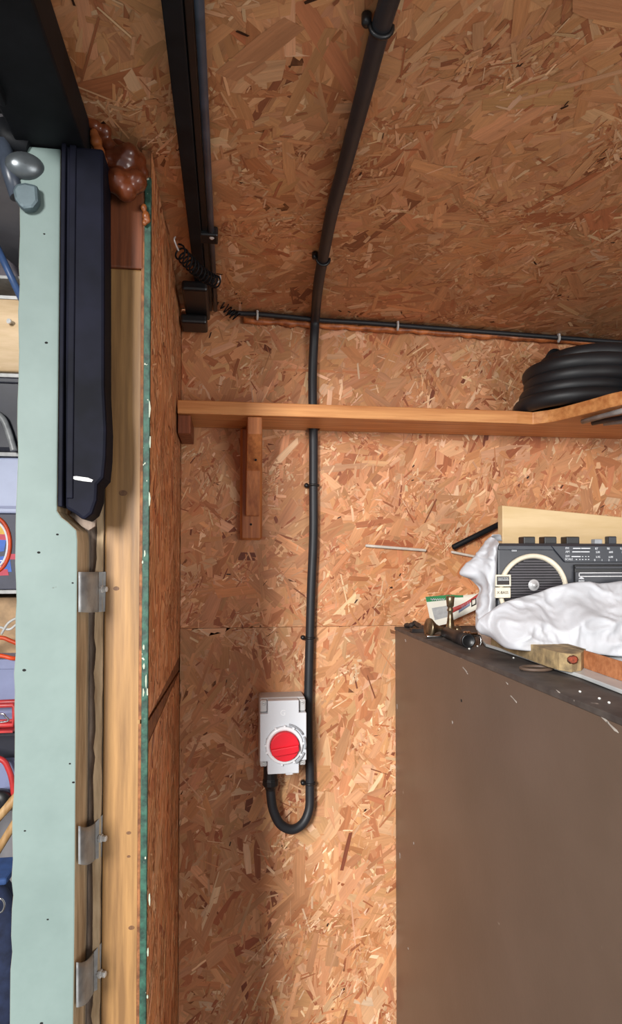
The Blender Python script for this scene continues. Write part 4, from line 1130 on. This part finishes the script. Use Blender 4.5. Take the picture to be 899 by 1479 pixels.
for r0, r1, m_, nm, dy in ((.064, .054, M['orange'], 'orange_ring', .0016), (.053, .046, M['ring'], 'white_ring', .0012)):
    arc = [Vector((cq.x + math.cos(t)*(r0+r1)/2*.62, YB-.001, cq.z + math.sin(t)*(r0+r1)/2*1.12)) for t in np.linspace(0, 2*math.pi, 41)[:-1]]
    MB().tube(arc, (r0-r1)/2, 8, closed=True, flat=.9).build(nm, m_, e)
def patchq(pts, m_, nm, dy=.0008):
    MB().prism([Vector((P(x_, y_).x, YB-dy, P(x_, y_).z)) for x_, y_ in pts], (0, .0006, 0)).build(nm, m_, e)
patchq([(-20, 756), (4, 760), (9, 772), (-20, 770)], M['yellow'], 'yellow_band')
patchq([(-20, 770), (9, 772), (9, 780), (-20, 779)], M['crimson'], 'red_band')
patchq([(-20, 779), (9, 780), (6, 796), (-20, 800)], M['blueprint'], 'blue_band')
patchq([(9, 800), (24, 800), (24, 808), (9, 808)], M['crimson'], 'red_stripe')
patchq([(-20, 805), (14, 803), (17, 826), (-20, 826)], M['blueprint'], 'blue_field')
patchq([(-20, 822), (11, 822), (13, 831), (-20, 832)], M['crimson'], 'red_stripe', .0012)
q = P(2, 815)
text('letters', 'O', (q.x, YB-.0016, q.z), .026, M['ring'], e)
zb = z1
e, a, b, z0, z1 = crate('plastic_box', zb+.0004, 661, M['paleblue'], 'pale blue white plastic box on top of the logo carton', 'box', bevel=.004)
MB().box((a-.002, YB-.003, z0+.012), (b+.002, YB-.0002, z0+.018)).build('seam', M['lav'], e)
crate('cardboard_box', SZ['D'], 863, M['kraft'], 'brown cardboard box behind the orange cable loops', 'box', Y=YB+.12, bevel=.002, depth=.18)
e, a, b, z0, z1 = crate('lidded_box', SZ['D'], 952, M['lav'], 'lavender blue lidded box under the orange cable loops', 'box', depth=.11)
MB().box((a-.003, YB-.004, P(12, 966).z), (b+.003, YB-.0003, z1)).build('lid_rim', M['lav'], e, bevel=.001)
tag(MB().tube(spline([Vector((P(-60, 930).x, YB+.02, z1+.006)), P(-30, 925, YB), P(0, 921, YB-.004), P(14, 925, YB-.004), P(30, 933, YB), P(40, 948, YB+.02), P(20, 951, YB-.012), P(0, 947, YB-.014), P(-40, 946, YB-.012)], 6), .0052, 10).build('orange_cable', M['orange']), 'orange cable looped on the lavender box', 'cable')
tag(MB().tube(spline([P(-30, 898, YB), P(0, 906, YB-.002), P(14, 909, YB), P(30, 903, YB), P(40, 950, YB+.05)], 6), .003, 8).build('white_cable', M['clipw']), 'white cable lying above the orange cable loops', 'cable')
tag(MB().tube(spline([P(2, 916, YB-.004), P(12, 900, YB-.004), P(26, 893, YB), P(36, 900, YB+.01)], 6), .003, 8).build('white_cable', M['clipw']), 'second white cable slanting up behind the jamb', 'cable')
# red carrier with a wire handle
e = empty('red_carrier', Vector((P(-20, 1050).x, YB-.03, SZ['D'])), 'red plastic carrier frame in front of the lavender box', 'carrier')
yy = YB-.05
f0 = [P(-70, 1022, yy), P(19, 1018, yy), P(21, 1022, yy), P(19, 1047, yy), P(-70, 1051, yy)]
MB().tube(f0 , .0058, 8, closed=True).build('rim', M['redplas'], e)
f1 = [p + Vector((0, .036, 0)) for p in f0]
MB().tube(f1, .0058, 8, closed=True).build('rim', M['redplas'], e)
MB().box((P(-70, 1050, yy).x, yy, SZ['D']+.0006), (P(18, 1050, yy).x, yy+.040, SZ['D']+.006)).build('tray', M['redplas'], e)
MB().tube(spline([P(-40, 1040, yy), P(0, 1031, yy), P(8, 1035, yy), P(10, 1042, yy), P(-30, 1046, yy)], 5), .0026, 8).build('wire_handle', M['chrome'], e)
e, a, b, z0, z1 = crate('storage_tub', SZ['E'], 1058, M['navybin'], 'dark navy tub below the red carrier', 'tub', Y=YB+.06, bevel=.008)
e, a, b, z0, z1 = crate('lavender_box', SZ['E'], 1100, M['lav'], 'lavender box behind the red hose loop', 'box', Y=YB+.02, depth=.035)
tag(MB().tube(spline([P(-30, 1088, YB-.012), P(2, 1097, YB-.012), P(12, 1110, YB-.012), P(18, 1130, YB-.012), P(21, 1160, YB-.010)], 6), .0068, 10).build('red_hose', M['redplas']), 'red hose curving down in front of the lavender box', 'hose')
qd = P(2, 1163, YB-.004)
tag(MB().lathe(Vector((qd.x, YB-.03, SZ['E']+.024)), (0, 1, 0), [(.010, -.004), (.026, 0), (.029, .006), (.029, .022), (.026, .028), (.010, .030)], 24).build('rubber_wheel', M['blk']), 'dark rubber wheel below the red hose', 'wheel')
def handle(p0, p1, r_, label):
    d = p1-p0
    tag(MB().lathe(p0, d, [(r_*.8, 0), (r_, .01), (r_, d.length-.02), (r_*.7, d.length-.004), (0, d.length)], 14).build('tool_handle', M['tan']), label, 'tool handle')
handle(P(-140, 1330, YB-.04), P(34, 1140, YB-.025), .011, 'upper tan wooden tool handle leaning on the rack')
handle(P(-90, 1370, YB-.05), P(40, 1158, YB-.040), .009, 'lower tan wooden tool handle leaning on the rack')
# navy sack on the floor
sk = empty('navy_sack', Vector((P(-20, 1400).x, YB-.10, 0)), 'navy cloth sack standing on the store room floor', 'sack')
zt_ = P(5, 1266, YB-.16).z
def sackfn(u, v):
    t = 2*math.pi*u
    prof = [(0.0, .10), (.02, .150), (.45, .160), (.80, .145), (.93, .115), (1.0, .075)]
    for i in range(len(prof)-1):
        if v <= prof[i+1][0]:
            f = (v-prof[i][0])/(prof[i+1][0]-prof[i][0]); r_ = prof[i][1]*(1-f)+prof[i+1][1]*f; break
    r_ *= 1 + .05*math.sin(3*t+v*5) + .03*math.sin(7*t-v*9)
    return Vector((P(-44, 1400, YB-.1).x + math.cos(t)*r_, YB-.14 + math.sin(t)*r_*.55, .001 + v*zt_))
MB().grid(sackfn, 40, 24).build('cloth', M['navycloth'], sk, solid=.002)
rg = P(-1, 1308, YB-.235)
MB().tube([rg + Vector((math.cos(t)*.010, 0, math.sin(t)*.014)) for t in np.linspace(0, 2*math.pi, 21)[:-1]], .0022, 8, closed=True).build('steel_ring', M['chrome'], sk)
ct = P(2, 1245, YB-.16)
tag(MB().box((P(-80, 1250, YB-.10).x, YB-.205, zt_+.002), (P(20, 1250, YB-.16).x, YB-.10, zt_+.016)).build('folded_cloth', mat('blue cloth', (52, 84, 140), 0.8, bump=.3), bevel=.005), 'blue folded cloth on top of the navy sack', 'cloth')
